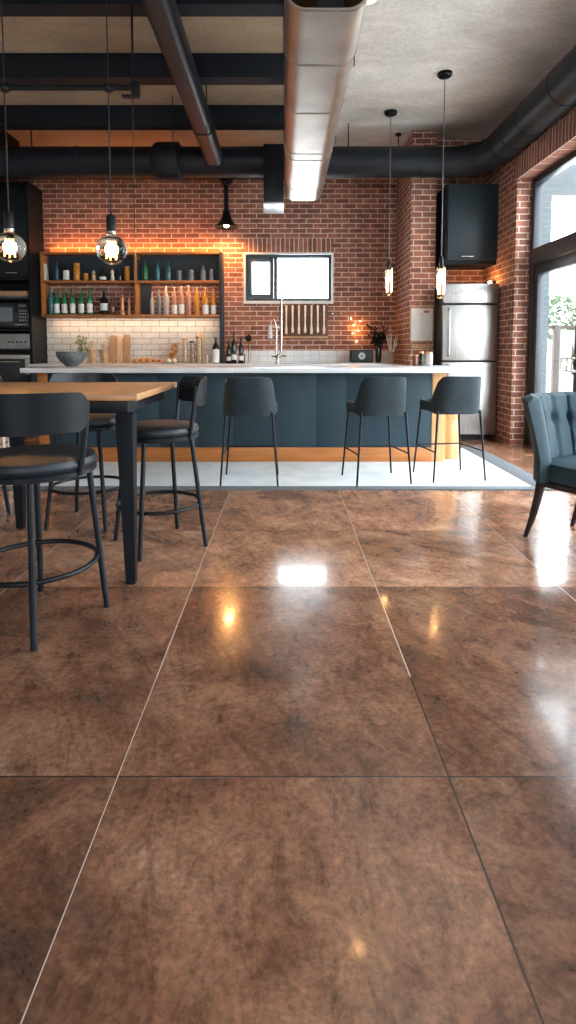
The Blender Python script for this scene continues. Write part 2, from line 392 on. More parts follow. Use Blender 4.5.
# ------------------------------------------------------------------ the room
CZ = 4.0
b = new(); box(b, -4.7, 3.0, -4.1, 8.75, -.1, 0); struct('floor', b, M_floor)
b = new(); box(b, .2, 3.1, -4.1, 8.75, CZ, CZ + .15); struct('ceiling', b, M_ceil, label='pale rough plaster ceiling over the doors')
b = new(); box(b, -4.7, .2, -4.1, 8.75, CZ, CZ + .15); struct('ceiling', b, M_ceilb, label='brown plaster ceiling between the black beams')
# back wall with the small window opening
wx0, wx1, wz0, wz1 = -.605, .712, 1.875, 2.59
b = new()
box(b, -4.7, wx0, 8.5, 8.75, 0, CZ); box(b, wx1, 1.66, 8.5, 8.75, 0, CZ)
box(b, wx0, wx1, 8.5, 8.75, 0, wz0); box(b, wx0, wx1, 8.5, 8.75, wz1, CZ)
struct('wall_back', b, B_xz)
# brick pier and the wall behind the fridge
b = new(); box(b, 1.66, 3.0, 7.78, 8.75, 0, CZ); box(b, 1.66, 1.985, 7.5, 7.78, 0, CZ)
o = struct('wall_pier', b, B_xz); o.data.materials.append(B_yz)
for p in o.data.polygons:
    if abs(p.normal.x) > .7: p.material_index = 1
# right wall with two openings
oz = 3.14
b = new()
box(b, 2.72, 3.0, 6.71, 7.78, 0, CZ); box(b, 2.72, 3.0, 1.0, 6.71, oz, CZ); box(b, 2.72, 3.0, -.2, 1.0, 0, CZ)
box(b, 2.72, 3.0, -4.1, -.2, oz, CZ); box(b, 2.72, 3.0, -4.1, -.2, 0, 1.0); box(b, 2.72, 3.0, -4.1, -1.95, 1.0, oz)
o = struct('wall_right', b, B_yz); o.data.materials.append(B_xz)
for p in o.data.polygons:
    if abs(p.normal.y) > .7: p.material_index = 1
b = new(); box(b, 2.712, 2.72, .9, 6.77, oz, oz + .259); struct('trim_1', b, B_zy, label='upright brick course over the door opening')
b = new(); box(b, -4.9, -4.7, -4.1, 8.75, 0, CZ); struct('wall_left', b, M_wallp)
b = new()
box(b, -4.7, -1.8, -4.3, -4.1, 0, CZ); box(b, .6, 3.0, -4.3, -4.1, 0, CZ); box(b, -1.8, .6, -4.3, -4.1, 0, 1.1); box(b, -1.8, .6, -4.3, -4.1, 2.8, CZ)
struct('wall_rear', b, M_wallp)
b = new(); box(b, wx0, wx1, 8.492, 8.5, 2.603, 2.818); struct('trim_2', b, B_zx, label='upright brick course over the kitchen window')

# kitchen window: white surround, dark frame with a small casement on the left
b = new()
box(b, wx0 - .015, wx0 + .012, 8.485, 8.70, wz0 - .02, wz1 + .012); box(b, wx1 - .012, wx1 + .015, 8.485, 8.70, wz0 - .02, wz1 + .012)
box(b, wx0 + .012, wx1 - .012, 8.485, 8.70, wz1 - .01, wz1 + .012); box(b, wx0 - .015, wx1 + .015, 8.478, 8.70, wz0 - .03, wz0 + .012)
struct('trim_3', b, M_white, label='white plaster surround of the kitchen window')
fx0, fx1, fz0, fz1 = wx0 + .012, wx1 - .012, wz0 + .012, wz1 - .01
b = new()
box(b, fx0, fx0 + .045, 8.56, 8.64, fz0, fz1, .004); box(b, fx1 - .045, fx1, 8.56, 8.64, fz0, fz1, .004)
box(b, fx0 + .045, fx1 - .045, 8.56, 8.64, fz1 - .045, fz1, .004); box(b, fx0 + .045, fx1 - .045, 8.56, 8.64, fz0, fz0 + .045, .004)
box(b, -.17, -.115, 8.56, 8.64, fz0 + .045, fz1 - .045, .004)
win = struct('window_1', b, M_frame)
b = new()
sx0, sx1, sz0, sz1 = fx0 + .047, -.172, fz0 + .047, fz1 - .047
box(b, sx0, sx0 + .05, 8.545, 8.60, sz0, sz1, .004); box(b, sx1 - .06, sx1, 8.545, 8.60, sz0, sz1, .004)
box(b, sx0 + .05, sx1 - .06, 8.545, 8.60, sz0, sz0 + .06, .004); box(b, sx0 + .05, sx1 - .06, 8.545, 8.60, sz1 - .06, sz1, .004)
struct('casement', b, M_frame, win)
b = new(); box(b, sx0 + .05, sx1 - .06, 8.585, 8.59, sz0 + .06, sz1 - .06); struct('pane', b, M_pane, win)
b = new(); box(b, -.115, fx1 - .045, 8.60, 8.605, fz0 + .045, fz1 - .045); struct('pane', b, M_pane, win)

# glazed doors with a transom band above, in the right opening
X0, X1 = 2.89, 2.99
b = new()
box(b, X0, X1, 6.62, 6.709, 0, oz, .004)
box(b, X0, X1, 1.0, 1.08, 0, oz, .004)
box(b, X0, X1, 1.08, 6.62, oz - .07, oz, .004)
box(b, X0 - .02, X1, 1.08, 6.62, 2.14, 2.32, .006)
for yy in (5.45, 4.35, 3.25, 2.15): box(b, X0, X1, yy - .04, yy + .04, 2.32, oz - .07, .004)
box(b, X0, X1, 1.08, 6.62, 0, .03, .002)
door = struct('door_1', b, M_doorframe)
b = new(); box(b, 2.938, 2.943, 1.08, 6.62, 2.32, oz - .07); struct('transom_pane', b, M_pane, door)
def leaf(y1, y0, handle_y=None):
    b = new(); zb, zt = .035, 2.135; s = .115
    box(b, X0 + .01, X1 - .01, y1 - s, y1, zb, zt, .005); box(b, X0 + .01, X1 - .01, y0, y0 + s, zb, zt, .005)
    box(b, X0 + .01, X1 - .01, y0 + s, y1 - s, zt - s, zt, .005); box(b, X0 + .01, X1 - .01, y0 + s, y1 - s, zb, zb + .2, .005)
    o = struct('door_leaf', b, M_doorframe, door)
    b = new(); box(b, 2.938, 2.943, y0 + s, y1 - s, zb + .2, zt - s); struct('pane', b, M_pane, o)
    if handle_y:
        b = new()
        sweep(b, [(X0 + .01, handle_y, 1.07), (X0 - .05, handle_y, 1.07), (X0 - .06, handle_y, 1.06), (X0 - .06, handle_y + .0, .95), (X0 - .05, handle_y, .94), (X0 + .01, handle_y, .94)], .009, 8)
        sweep(b, [(X0 - .055, handle_y, 1.065), (X0 - .055, handle_y + .11, 1.065), (X0 - .055, handle_y + .12, 1.05), (X0 - .055, handle_y + .12, .96), (X0 - .055, handle_y + .11, .945), (X0 - .055, handle_y, .945)], .009, 8)
        box(b, X0, X0 + .012, handle_y - .025, handle_y + .025, .9, 1.2, .004)
        struct('door_handle', b, M_chrome, o)
    return o
ys = [6.618, 5.515, 4.41, 3.305, 2.195, 1.085]
for i in range(5): leaf(ys[i] - .002, ys[i + 1] + .002, handle_y=(ys[i + 1] + .12 if i == 0 else (ys[i] - .1 if i == 1 else None)))
b = new(); 
for (a, c) in ((-.28, -.2), (-1.95, -1.87)): box(b, X0, X1, a, c, 1.0, oz, .004)
box(b, X0, X1, -1.87, -.28, 1.0, 1.08); box(b, X0, X1, -1.87, -.28, oz - .07, oz)
fill_win2 = struct('fill_window_2', b, M_doorframe)  # unseen window behind the camera, added for fill light from the side
b = new()
for a in (-1.8, -.64, .52): box(b, a, a + .08, -4.24, -4.16, 1.1, 2.8)
box(b, -1.8, .6, -4.24, -4.16, 1.1, 1.18); box(b, -1.8, .6, -4.24, -4.16, 2.72, 2.8)
fill_win3 = struct('fill_window_3', b, M_doorframe)  # unseen rear window, added and sized to light the foreground

# outside: terrace, pale pier, canopy, railing, tree
b = new(); box(b, 3.0, 40, -20, 60, -.12, -.03); tag(obj('terrace', b, M_terrace), 'pale stone terrace outside the glazed doors', 'terrace', kind='structure')
b = new(); box(b, 3.01, 3.25, 6.95, 7.3, -.03, 3.35); tag(obj('outer_wall', b, M_paleblue), 'pale blue grey pier outside beside the doors', 'wall', kind='structure')
b = new(); box(b, 3.26, 8, 6.97, 7.2, 3.08, 3.4); tag(obj('canopy', b, M_beamgrey), 'grey canopy beam over the terrace seen through the transom glass', 'canopy', kind='structure')
rl = thing('terrace_railing', 'pale panelled terrace railing with weathered post outside the glass door', 'railing', (0, 8.6, -.03))
b = new(); box(b, 4.10, 4.19, -.05, .05, 0, 1.56, .008); obj('post', b, M_woodpost, rl)
b = new(); box(b, 6.10, 6.19, -.05, .05, 0, 1.56, .008); obj('post', b, M_woodpost, rl)
b = new(); box(b, 4.02, 6.3, -.03, .03, 1.5, 1.56, .006); obj('top_rail', b, M_woodpost, rl)
b = new(); box(b, 4.19, 6.10, -.01, .01, .08, 1.48); obj('panel', b, M_panel, rl)
tr = thing('tree', 'hazy green round tree beyond the terrace, seen through the door glass', 'tree', (13.5, 28, -.03))
b = new(); sweep(b, [(0, 0, 0), (.1, 0, 1.2), (0, .1, 2.2)], [.2, .15, .08], 8); sweep(b, [(.08, 0, 1.1), (.6, .2, 2.2)], [.08, .04], 6); sweep(b, [(.05, 0, 1.3), (-.5, .1, 2.3)], [.08, .04], 6); obj('trunk', b, M_trunk, tr)
b = new()
for k in range(900):
    a = random.uniform(0, 2 * PI); e = math.acos(random.uniform(-1, 1)); q = random.uniform(.6, 1) ** .5
    c = Vector((1.25 * q * math.sin(e) * math.cos(a), 1.2 * q * math.sin(e) * math.sin(a), 2.8 + 1.15 * q * math.cos(e)))
    s = random.uniform(.10, .2); d1 = Vector([random.gauss(0, 1) for _ in range(3)]).normalized(); d2 = d1.orthogonal().normalized()
    v = [b.verts.new(c + d1 * s), b.verts.new(c + d2 * s * .6), b.verts.new(c - d1 * s), b.verts.new(c - d2 * s * .6)]
    b.faces.new(v)
obj('foliage', b, M_tree, tr)

# tiled splashback behind the back counter
b = new(); box(b, -3.59, -.95, 8.488, 8.5, .95, 1.63); struct('trim_4', b, B_tile, label='white subway tile splashback under the shelves')
b = new(); box(b, -.88, 1.64, 8.488, 8.5, .95, 1.14); struct('trim_5', b, B_tile2, label='low band of small white tiles under the window')

# ------------------------------------------------------------------ ceiling steel and ducts
for yf in (3.3, 4.455, 5.6, 6.745):
    b = new()
    box(b, -3.64, .12, yf, yf + .16, 3.975, 4.0); box(b, -3.64, .12, yf, yf + .16, 3.775, 3.795); box(b, -3.64, .12, yf, yf + .1, 3.795, 3.975)
    lab = {3.3: 'black ceiling cross beam nearest the camera', 4.455: 'black ceiling cross beam at the top edge of the photo', 5.6: 'black ceiling cross beam just above the lamp rail', 6.745: 'black ceiling cross beam nearest the back wall'}[yf]
    tag(obj('ceiling_beam', b, M_beam), lab, 'beam', 'black cross beams under the ceiling')
b = new(); box(b, -3.9, -3.64, -4, 7.9, 3.72, 4.0, .01); tag(obj('edge_beam', b, M_beam), 'black edge beam running along the left side of the ceiling', 'beam')
b = new(); box(b, -4.7, 0.0, 8.22, 8.46, 3.66, 4.0, .01); tag(obj('header_beam', b, M_beam), 'deep black header beam behind the round duct on the left', 'beam')
# long diagonal looking member hung below the cross beams
t = thing('roof_girder', 'long black steel tube running to the back wall below the cross beams', 'beam', (-.862, 5.06, 3.515), R(.25))
b = new(); prism(b, rrect(.2, .2, .06, 5), -2.5, 2.01, 'y'); obj('tube', b, M_duct_black, t)
b = new(); prism(b, rrect(.215, .215, .065, 5), 1.02, 1.25, 'y'); obj('collar', b, M_duct_black, t)
for yy in (-.645, .5, 1.645):
    b = new(); box(b, -.02, .02, yy + .09, yy + .13, .1, .26); obj('hanger', b, M_black, t)
# round black duct along back wall then right wall
t = thing('black_duct', 'large round black duct along the back wall turning along the right wall', 'duct', (0, 0, 0))
PZ, PR = 3.52, .185
b = new(); path = [(-4.6, 7.27, PZ), (-3, 7.27, PZ), (-1.5, 7.27, PZ), (0, 7.27, PZ), (1.5, 7.27, PZ), (2.05, 7.27, PZ)]
for k in range(1, 10):
    a = R(90 * k / 10); path.append((2.05 + .48 * math.sin(a), 7.27 - .48 * (1 - math.cos(a)), PZ))
path += [(2.53, 6.79, PZ), (2.53, 5, PZ), (2.53, 3, PZ), (2.53, 0, PZ), (2.53, -4, PZ)]
sweep(b, path, PR, 32); obj('duct_run', b, M_duct_black, t)
for x in (-4.0, -2.6, -.9, -.45, .9, 1.35, 1.75):
    b = new(); sweep(b, [(x - .015, 7.27, PZ), (x + .015, 7.27, PZ)], PR + .006, 32); obj('band', b, M_duct_black, t)
for y in (6.6, 6.3, 5.9, 5.2, 4.5, 3.8, 3.1):
    b = new(); sweep(b, [(2.53, y - .015, PZ), (2.53, y + .015, PZ)], PR + .006, 32); obj('band', b, M_duct_black, t)
b = new(); sweep(b, [(-1.66, 7.27, PZ), (-1.63, 7.27, PZ), (-1.58, 7.27, PZ), (-1.33, 7.27, PZ), (-1.30, 7.27, PZ)], [.19, .225, .24, .24, .19], 32); obj('collar', b, M_duct_black, t)
b = new(); box(b, -.265, -.02, 7.02, 7.52, 2.97, 3.66, .012); obj('drop_box', b, M_black, t)
b = new(); box(b, -.272, -.015, 7.01, 7.53, 2.945, 2.967, .004); o = obj('drop_box_flange', b, M_greysteel, t); o['label'] = 'grey flange'
b = new(); box(b, -.24, -.03, 7.005, 7.019, 3.05, 3.1); obj('label_strip', b, M_cabblue, t)
for x in (-3.2, .8):
    b = new(); sweep(b, [(x, 7.27, PZ + PR), (x, 7.27, 4)], .008, 6); obj('hanger_rod', b, M_black, t)

# galvanised supply duct with rounded corners, open near end
t = thing('metal_duct', 'long silver metal air duct with rounded edges hanging from the ceiling', 'duct', (.228, 0, 3.155))
W_, H_, RC = .465, .33, .12
def ductshell(b, y0, y1, grow=0, cap1=False):
    po = rrect(W_ + grow * 2, H_ + grow * 2, RC + grow, 8); pi = rrect(W_ - .02, H_ - .02, RC - .01, 8); n = len(po)
    A = [b.verts.new((x, y0, z)) for x, z in po]; Bq = [b.verts.new((x, y1, z)) for x, z in po]
    C = [b.verts.new((x, y0, z)) for x, z in pi]; D = [b.verts.new((x, y1 - (.01 if cap1 else 0), z)) for x, z in pi]
    for j in range(n):
        k = (j + 1) % n
        b.faces.new((A[j], A[k], Bq[k], Bq[j])); b.faces.new((C[j], D[j], D[k], C[k])); b.faces.new((A[j], C[j], C[k], A[k]))
        if not cap1: b.faces.new((Bq[j], Bq[k], D[k], D[j]))
    if cap1: b.faces.new(Bq); b.faces.new(D[::-1])
b = new(); ductshell(b, 3.17, 7.075, 0, True); obj('duct_body', b, M_duct, t)
for y in (3.19, 3.78, 4.52, 5.42, 5.60, 6.6):
    b = new(); ductshell(b, y - .006, y + .006, .004); obj('seam_band', b, M_duct, t)
b = new(); ductshell(b, 3.20, 7.0, -.0112); o = obj('lining', b, M_darkint, t); o['label'] = 'coppery inside of the duct'
b = new(); box(b, -.05, .1, 3.26, 3.28, -.15, .15); obj('damper', b, M_black, t)
for y in (3.9, 5.3, 6.5):
    b = new(); box(b, -.240, -.2345, y, y + .03, -.1, .845); box(b, .2345, .240, y, y + .03, -.1, .845); obj('hanger_strap', b, M_black, t)

# lamp rail on the left with two globe pendants
t = thing('lamp_rail', 'black horizontal pipe rail carrying the two globe pendant lamps', 'rail', (0, 4.41, 3.14))
b = new(); sweep(b, [(-3.6, 0, 0), (-1.13, 0, 0)], .022, 12); obj('pipe', b, M_black, t)
b = new(); sweep(b, [(-3.6, 0, 0), (-3.6, 0, .86)], .02, 12); obj('rod', b, M_black, t)
b = new(); sweep(b, [(-1.155, 0, 0), (-1.155, 0, .86)], .009, 8); obj('rod', b, M_black, t)
b = new(); box(b, -1.165, -1.105, -.03, .03, -.06, .04, .005); box(b, -1.24, -1.105, -.02, .02, -.075, -.055, .003); obj('end_bracket', b, M_black, t)
for x in (-1.345, -2.135):
    b = new(); lathe(b, [(.012, -.035), (.04, -.02), (.045, 0), (.04, .02), (.012, .035)], x, 0, 14); obj('clamp', b, M_black, t)
b = new(); sweep(b, [(-1.162, 0, -.07), (-1.162, 0, -1.3)], .003, 6); obj('cord', b, M_cable, t)
def globe(x, y, z, lab, hz=4.0):
    t = thing('globe_pendant_lamp', lab, 'pendant lamp', (x, y, z), 0, 'globe filament pendants on the rail')
    prof = []
    for k in range(0, 23):
        a = -PI / 2 + PI * k / 24 * .985
        r = .118 * math.cos(a); zz = .114 * math.sin(a); prof.append((max(r, 0), zz))
    prof += [(.034, .118), (.032, .14), (.0, .141)]
    prof = [(0, -.114)] + [p for p in prof if p[0] > .006] + [(0, .142)]
    b = new(); lathe(b, prof, n=28); obj('bulb_glass', b, G_clear, t)
    for k in range(6):
        a = 2 * PI * k / 6; b = new(); c, s = math.cos(a), math.sin(a)
        sweep(b, [(.018 * c, .018 * s, .05), (.03 * c, .03 * s, -.05), (.034 * c, .034 * s, -.052), (.024 * c, .024 * s, .05)], .0028, 5); obj('filament', b, M_filament, t)
    b = new(); lathe(b, [(.0, .135), (.033, .135), (.036, .145), (.036, .255), (.03, .265), (.008, .268), (.008, .285), (0, .285)], n=20); obj('socket', b, M_black, t)
    b = new(); lathe(b, [(.0345, .118), (.039, .12), (.039, .137), (.0345, .139)], n=20); o = obj('socket_ring', b, M_chrome, t); o['label'] = 'chrome ring'
    b = new(); sweep(b, [(0, 0, .28), (0, 0, hz - z)], .0045, 6); obj('cable', b, M_cable, t)
    point('bulb_light', (0, 0, 0), 22, (1, .5, .2), .04, t)
globe(-1.345, 4.41, 1.925, 'clear globe filament pendant on black socket in front of the left shelf bay')
globe(-2.135, 4.41, 1.945, 'clear globe filament pendant cut by the left edge of the photo')
# two thin drop rods by the girder
for (x, y, z0, lab) in ((-1.265, 6.5, 3.4, 'thin black drop rod left of the steel tube, near the collar'), (-.80, 5.9, 3.35, 'thin black drop rod with bent hook right of the steel tube')):
    t = thing('drop_rod', lab, 'rod', (x, y, z0))
    b = new(); sweep(b, [(0, 0, 4.0 - z0), (0, 0, 0)], .006, 6); obj('shaft', b, M_black, t)
    b = new(); sweep(b, [(-.06, 0, 3.73 - z0), (-.05, 0, 3.7 - z0), (-.006, 0, 3.7 - z0)], .006, 6); obj('hook', b, M_black, t)

# three tube pendants over the island
def tube_pendant(x, y, zc, lab, n=3, big=1.0):
    t = thing('tube_pendant_lamp', lab, 'pendant lamp', (x, y, zc), 0, 'slim tube pendants over the island')
    b = new(); lathe(b, [(0, -.2), (.03, -.198), (.042, -.18), (.045, -.1), (.045, .1), (.04, .125), (.02, .14), (0, .141)], n=20); obj('bulb_glass', b, G_clear, t)
    for k in range(n):
        a = 2 * PI * k / n; b = new(); sweep(b, [(.015 * math.cos(a), .015 * math.sin(a), .1), (.022 * math.cos(a), .022 * math.sin(a), -.16)], .005, 6); obj('filament', b, M_filpale, t)
    b = new(); lathe(b, [(0, .11), (.026, .11), (.026, .2), (.014, .235), (0, .237)], n=16); obj('socket', b, M_black, t)
    b = new(); sweep(b, [(0, 0, .23), (0, 0, 4.0 - zc - .03)], .005, 6); obj('cable', b, M_cableg, t)
    b = new(); lathe(b, [(0, 4.0 - zc), (.075, 4.0 - zc), (.075, 3.975 - zc), (.06, 3.96 - zc), (0, 3.955 - zc)], n=24); obj('canopy', b, M_black, t)
    point('bulb_light', (0, 0, -.0), 9, (1, .5, .2), .03, t)
    return t
tube_pendant(1.27, 6.93, 2.02, 'slim tube pendant on long cord left of the brick pier')
tube_pendant(1.65, 5.99, 1.90, 'slim tube pendant on long cord in front of the fridge edge')
b = new(); lathe(b, [(0, 4.0), (.04, 4.0), (.04, 3.98), (.012, 3.97), (0, 3.97)], 1.50, 7.62, 14); sweep(b, [(1.50, 7.62, 3.97), (1.50, 7.62, 3.6), (1.50, 7.62, 3.1)], .006, 6)
tag(obj('ceiling_hook', b, M_black), 'small black ceiling rod above the back duct beside the pendant canopies', 'rod')

# ceiling spotlight beside the duct
t = thing('ceiling_spotlight', 'small black and white ceiling spotlight beside the silver duct', 'spotlight', (.60, 4.22, 4.0))
b = new(); lathe(b, [(0, 0), (.05, 0), (.05, -.02), (.012, -.025), (.012, -.12), (0, -.12)], n=16); obj('stem', b, M_black, t)
b = new(); lathe(b, [(0, -.11), (.045, -.115), (.052, -.14), (.052, -.26), (.04, -.262), (0, -.262)], n=20); obj('can', b, M_black, t)
b = new(); lathe(b, [(.046, -.26), (.06, -.26), (.066, -.33), (.060, -.33), (.046, -.275)], n=24); obj('rim', b, M_rim, t)
b = new(); lathe(b, [(0, -.266), (.040, -.266), (.040, -.275), (0, -.275)], n=16); obj('lamp_face', b, M_glow, t)
l = bpy.data.lights.new('spot_light', 'SPOT'); l.energy = 40; l.color = (1, .72, .45); l.spot_size = R(75); l.spot_blend = .8; l.shadow_soft_size = .04
o = bpy.data.objects.new('spot_light', l); COL.objects.link(o); o.parent = t; o.location = (0, 0, -.34)

# black bell lamp in front of the brick wall
t = thing('bell_lamp', 'black bell shaded lamp hanging before the brick wall over the shelves', 'pendant lamp', (-.845, 8.22, 2.91))
b = new(); lathe(b, [(.0, .25), (.035, .25), (.055, .20), (.075, .13), (.12, .055), (.172, .012), (.175, 0), (.167, 0), (.115, .045), (.06, .12), (.0, .2)], n=28); obj('shade', b, M_black, t)
b = new(); sweep(b, [(0, 0, .24), (0, 0, .62)], .032, 12); obj('stem', b, M_black, t)
b = new(); lathe(b, [(0, .60), (.05, .60), (.085, .64), (.085, .69), (0, .69)], n=20); obj('mount', b, M_black, t)
b = new(); sweep(b, [(0, 0, .68), (0, 0, 1.09)], .01, 8); obj('rod', b, M_black, t)
b = new(); lathe(b, [(0, .0), (.03, .01), (.04, .04), (.02, .09), (0, .1)], n=16); obj('bulb', b, M_glow, t)
l = bpy.data.lights.new('bell_light', 'SPOT'); l.energy = 60; l.color = (1, .42, .12); l.spot_size = R(150); l.spot_blend = .6; l.shadow_soft_size = .05
o = bpy.data.objects.new('bell_light', l); COL.objects.link(o); o.parent = t; o.location = (0, 0, -.02)

# ------------------------------------------------------------------ kitchen: tall cabinets
t = thing('oven_tower', 'tall black cabinet tower housing microwave and oven at the left', 'cabinet', (-3.6, 8.02, 0))
b = new()
box(b, -1.06, -.03, .02, .46, 0, .10); box(b, -.028, 0, 0, .47, 0, 3.5); box(b, -1.09, -1.06, 0, .47, 0, 3.5); box(b, -1.06, -.028, .44, .47, .1, 3.5)
for z in (.10, 1.13, 1.42, 1.86, 2.14, 3.47): box(b, -1.06, -.028, .01, .44, z, z + .03)
obj('carcass', b, M_cab, t)
b = new(); box(b, -1.055, -.033, -.018, .004, 2.175, 3.48, .004); o = obj('door', b, M_cab, t)
b = new(); sweep(b, [(-.33, -.02, 2.235), (-.33, -.045, 2.235), (-.17, -.045, 2.235), (-.17, -.02, 2.235)], .008, 8); h = obj('handle', b, M_chrome, o); h['label'] = 'chrome handle'
b = new(); box(b, -1.055, -.033, -.012, .004, .14, .52, .004); obj('drawer', b, M_cab, t)
b = new(); box(b, -.027, 0, -.01, 0, 0, 3.5); obj('edge_strip', b, M_cab, t)
# microwave, oven and warming drawer slid into it
t = thing('microwave_oven', 'black built-in microwave below the stacked wooden boards', 'microwave', (-3.645, 8.0, 1.462))
b = new(); box(b, -.58, 0, .03, .4, 0, .365, .006); obj('body', b, M_cab, t)
b = new(); box(b, -.58, -.16, .005, .028, .03, .345, .006); o = obj('door', b, M_glassblk, t)
b = new(); box(b, -.53, -.22, .0, .004, .09, .29, .002); h = obj('window', b, M_screen, o)
b = new(); box(b, -.155, 0, .005, .028, .03, .345, .006); o = obj('control_panel', b, M_glassblk, t)
b = new()
for i in range(3):
    for j in range(4): box(b, -.13 + .04 * i, -.105 + .04 * i, .0, .004, .10 + .045 * j, .12 + .045 * j)
obj('buttons', b, M_greysteel, o)
b = new(); box(b, -.13, -.03, .0, .004, .3, .33); obj('display', b, M_screen, o)
b = new(); box(b, -.20, -.01, -.005, .004, .035, .055, .003); obj('trim_bar', b, M_chrome, t)
t = thing('warming_drawer', 'brushed grey warming drawer between the microwave and the oven', 'drawer', (-3.64, 8.0, 1.165))
b = new(); box(b, -.98, 0, .03, .4, 0, .215, .006); obj('body', b, M_cab, t)
b = new(); box(b, -.98, 0, 0, .028, 0, .215, .008); obj('front', b, M_greysteel, t)
b = new(); 
for x in (-.28, -.23, -.17, -.11, -.05): lathe(b, [(0, 0), (.013, 0), (.013, .015), (0, .015)], 0, 0, 10, Matrix.Translation((x, 0, .1)) @ Matrix.Rotation(R(90), 4, 'X'))
obj('knobs', b, M_black, t)
t = thing('wall_oven', 'black glass oven with steel trim at the foot of the tower', 'oven', (-3.64, 8.0, .56))
b = new(); box(b, -.98, 0, .03, .42, 0, .55, .006); obj('body', b, M_cab, t)
b = new(); box(b, -.98, 0, 0, .028, 0, .535, .006); o = obj('door', b, M_glassblk, t)
b = new(); box(b, -.98, 0, -.006, .0, .46, .52, .002); box(b, -.07, 0, -.006, .0, .24, .46, .002); obj('trim', b, M_steel, t)
b = new(); sweep(b, [(-.9, 0, .42), (-.9, -.04, .42), (-.12, -.04, .42), (-.12, 0, .42)], .01, 8); obj('handle', b, M_chrome, o)
for k, (w_, h_, c) in enumerate(((.60, .03, M_stone), (.56, .03, M_boardw), (.44, .032, M_boardw))):
    b = new(); box(b, -3.66 - w_, -3.66, 8.04, 8.36, 1.892 + .032 * k, 1.892 + .032 * k + h_ - .001, .006)
    tag(obj('wooden_board', b, c), ['dark board, lowest of the three stacked above the microwave', 'brown wooden board in the middle of the three stacked above the microwave', 'short brown wooden board on top of the three above the microwave'][k], 'board', 'boards stacked above the microwave')

# back counter
t = thing('back_counter', 'white topped low counter along the brick back wall', 'counter', (0, 7.86, 0))
b = new(); box(b, -3.58, 1.64, .03, .62, .08, .915); obj('cabinet_body', b, M_island, t)
b = new(); box(b, -3.59, 1.645, 0, .625, .915, .953, .004); obj('worktop', b, M_marble, t)
for i in range(6):
    b = new(); box(b, -3.57 + .87 * i, -3.57 + .87 * i + .86, .01, .03, .09, .91, .003); d = obj('cabinet_door', b, M_island, t)
    b = new(); sweep(b, [(-3.25 + .87 * i, .01, .84), (-3.25 + .87 * i, -.015, .84), (-3.05 + .87 * i, -.015, .84), (-3.05 + .87 * i, .01, .84)], .006, 8); obj('handle', b, M_chrome, d)

# wall shelf unit
SZ0, SZM, SZT = 1.635, 2.165, 2.575
SX0, SX1 = -3.575, -.965
t = thing('wall_shelf', 'wide wooden wall shelf of two bays holding bottles above white tiles', 'shelf', (0, 8.27, 0))
b = new(); box(b, SX0, SX1, 0, .222, SZT - .03, SZT, .003); obj('top_board', b, M_shelfw, t)
b = new(); box(b, SX0, SX1, 0, .222, SZM - .035, SZM, .003); obj('shelf_board', b, M_shelfw, t)
b = new(); box(b, SX0, SX1, 0, .205, SZ0, SZ0 + .035, .003); obj('shelf_board', b, M_shelfw, t)
b = new(); box(b, SX0 - .001, SX0 + .04, .004, .222, SZ0 + .035, SZT - .03, .003); obj('side_board', b, M_shelfw, t)
b = new(); box(b, -2.205, -2.165, .004, .222, SZM, SZT - .03, .003); box(b, -2.205, -2.165, .004, .222, SZ0 + .035, SZM - .035, .003); obj('divider', b, M_shelfw, t)
b = new(); box(b, SX1 + .001, SX1 + .05, .0, .228, .953, SZT, .004); o = obj('upright', b, M_cabblue, t); o['label'] = 'dark metal upright'
b = new(); box(b, SX0 + .04, SX1, .212, .225, SZM, SZT - .03); o = obj('back_panel', b, M_cabblue, t); o['label'] = 'dark back panel'
b = new(); box(b, -2.165, -2.0, .19, .225, SZ0 + .035, SZM - .035); o = obj('back_panel', b, M_cabblue, t)
b = new(); box(b, SX0 + .1, SX1 - .1, .15, .17, SZT, SZT + .01); o = obj('light_strip', b, M_ledstrip, t); o['label'] = 'glowing amber light strip'
area('strip_light', (-2.27, 8.40, SZT + .02), (R(140), 0, 0), 2.4, .03, 10, (1, .33, .07))
area('under_shelf_light', (-2.27, 8.36, SZ0 - .005), (0, 0, 0), 2.4, .03, 5, (1, .62, .34))
area('shelf_light_mid', (-1.58, 8.3, SZM - .04), (0, 0, 0), 1.0, .02, 2.5, (1, .6, .3))

# bottles and jars
def bottle(x, y, z, h, r, m, lab, grp, name='bottle', neck=.36, label=None, lmat=None, cap=None, cat='bottle'):
    t = thing(name, lab, cat, (x, y, z), 0, grp)
    nr = r * neck; hb = h * .60
    b = new(); lathe(b, [(0, 0), (r * .93, 0), (r, .006), (r, hb), (r * .9, hb + h * .05), (nr, hb + h * .17), (nr, h * .93), (nr * 1.15, h * .935), (nr * 1.15, h * .965), (nr * .95, h * .97), (0, h * .97)], n=16); obj('glass_body', b, m, t)
    b = new(); lathe(b, [(0, h * .971), (nr * 1.05, h * .971), (nr * 1.05, h), (0, h)], n=12); obj('cap', b, cap or M_black, t)
    if label:
        b = new(); lathe(b, [(r + .0005, hb * label[0]), (r + .0012, hb * label[0]), (r + .0012, hb * label[1]), (r + .0005, hb * label[1])], n=16); obj('paper_label', b, lmat or M_label, t)
    return t
def jar(x, y, z, h, r, m, lab, grp, lid=M_greysteel, cat='jar', name='jar'):
    t = thing(name, lab, cat, (x, y, z), 0, grp)
    b = new(); lathe(b, [(0, 0), (r * .95, 0), (r, .006), (r, h * .78), (r * .86, h * .84), (r * .86, h * .86), (0, h * .86)], n=16); obj('glass_body', b, m, t)
    b = new(); lathe(b, [(0, h * .861), (r * .92, h * .861), (r * .92, h * .98), (r * .85, h), (0, h)], n=16); obj('lid', b, lid, t)
    return t
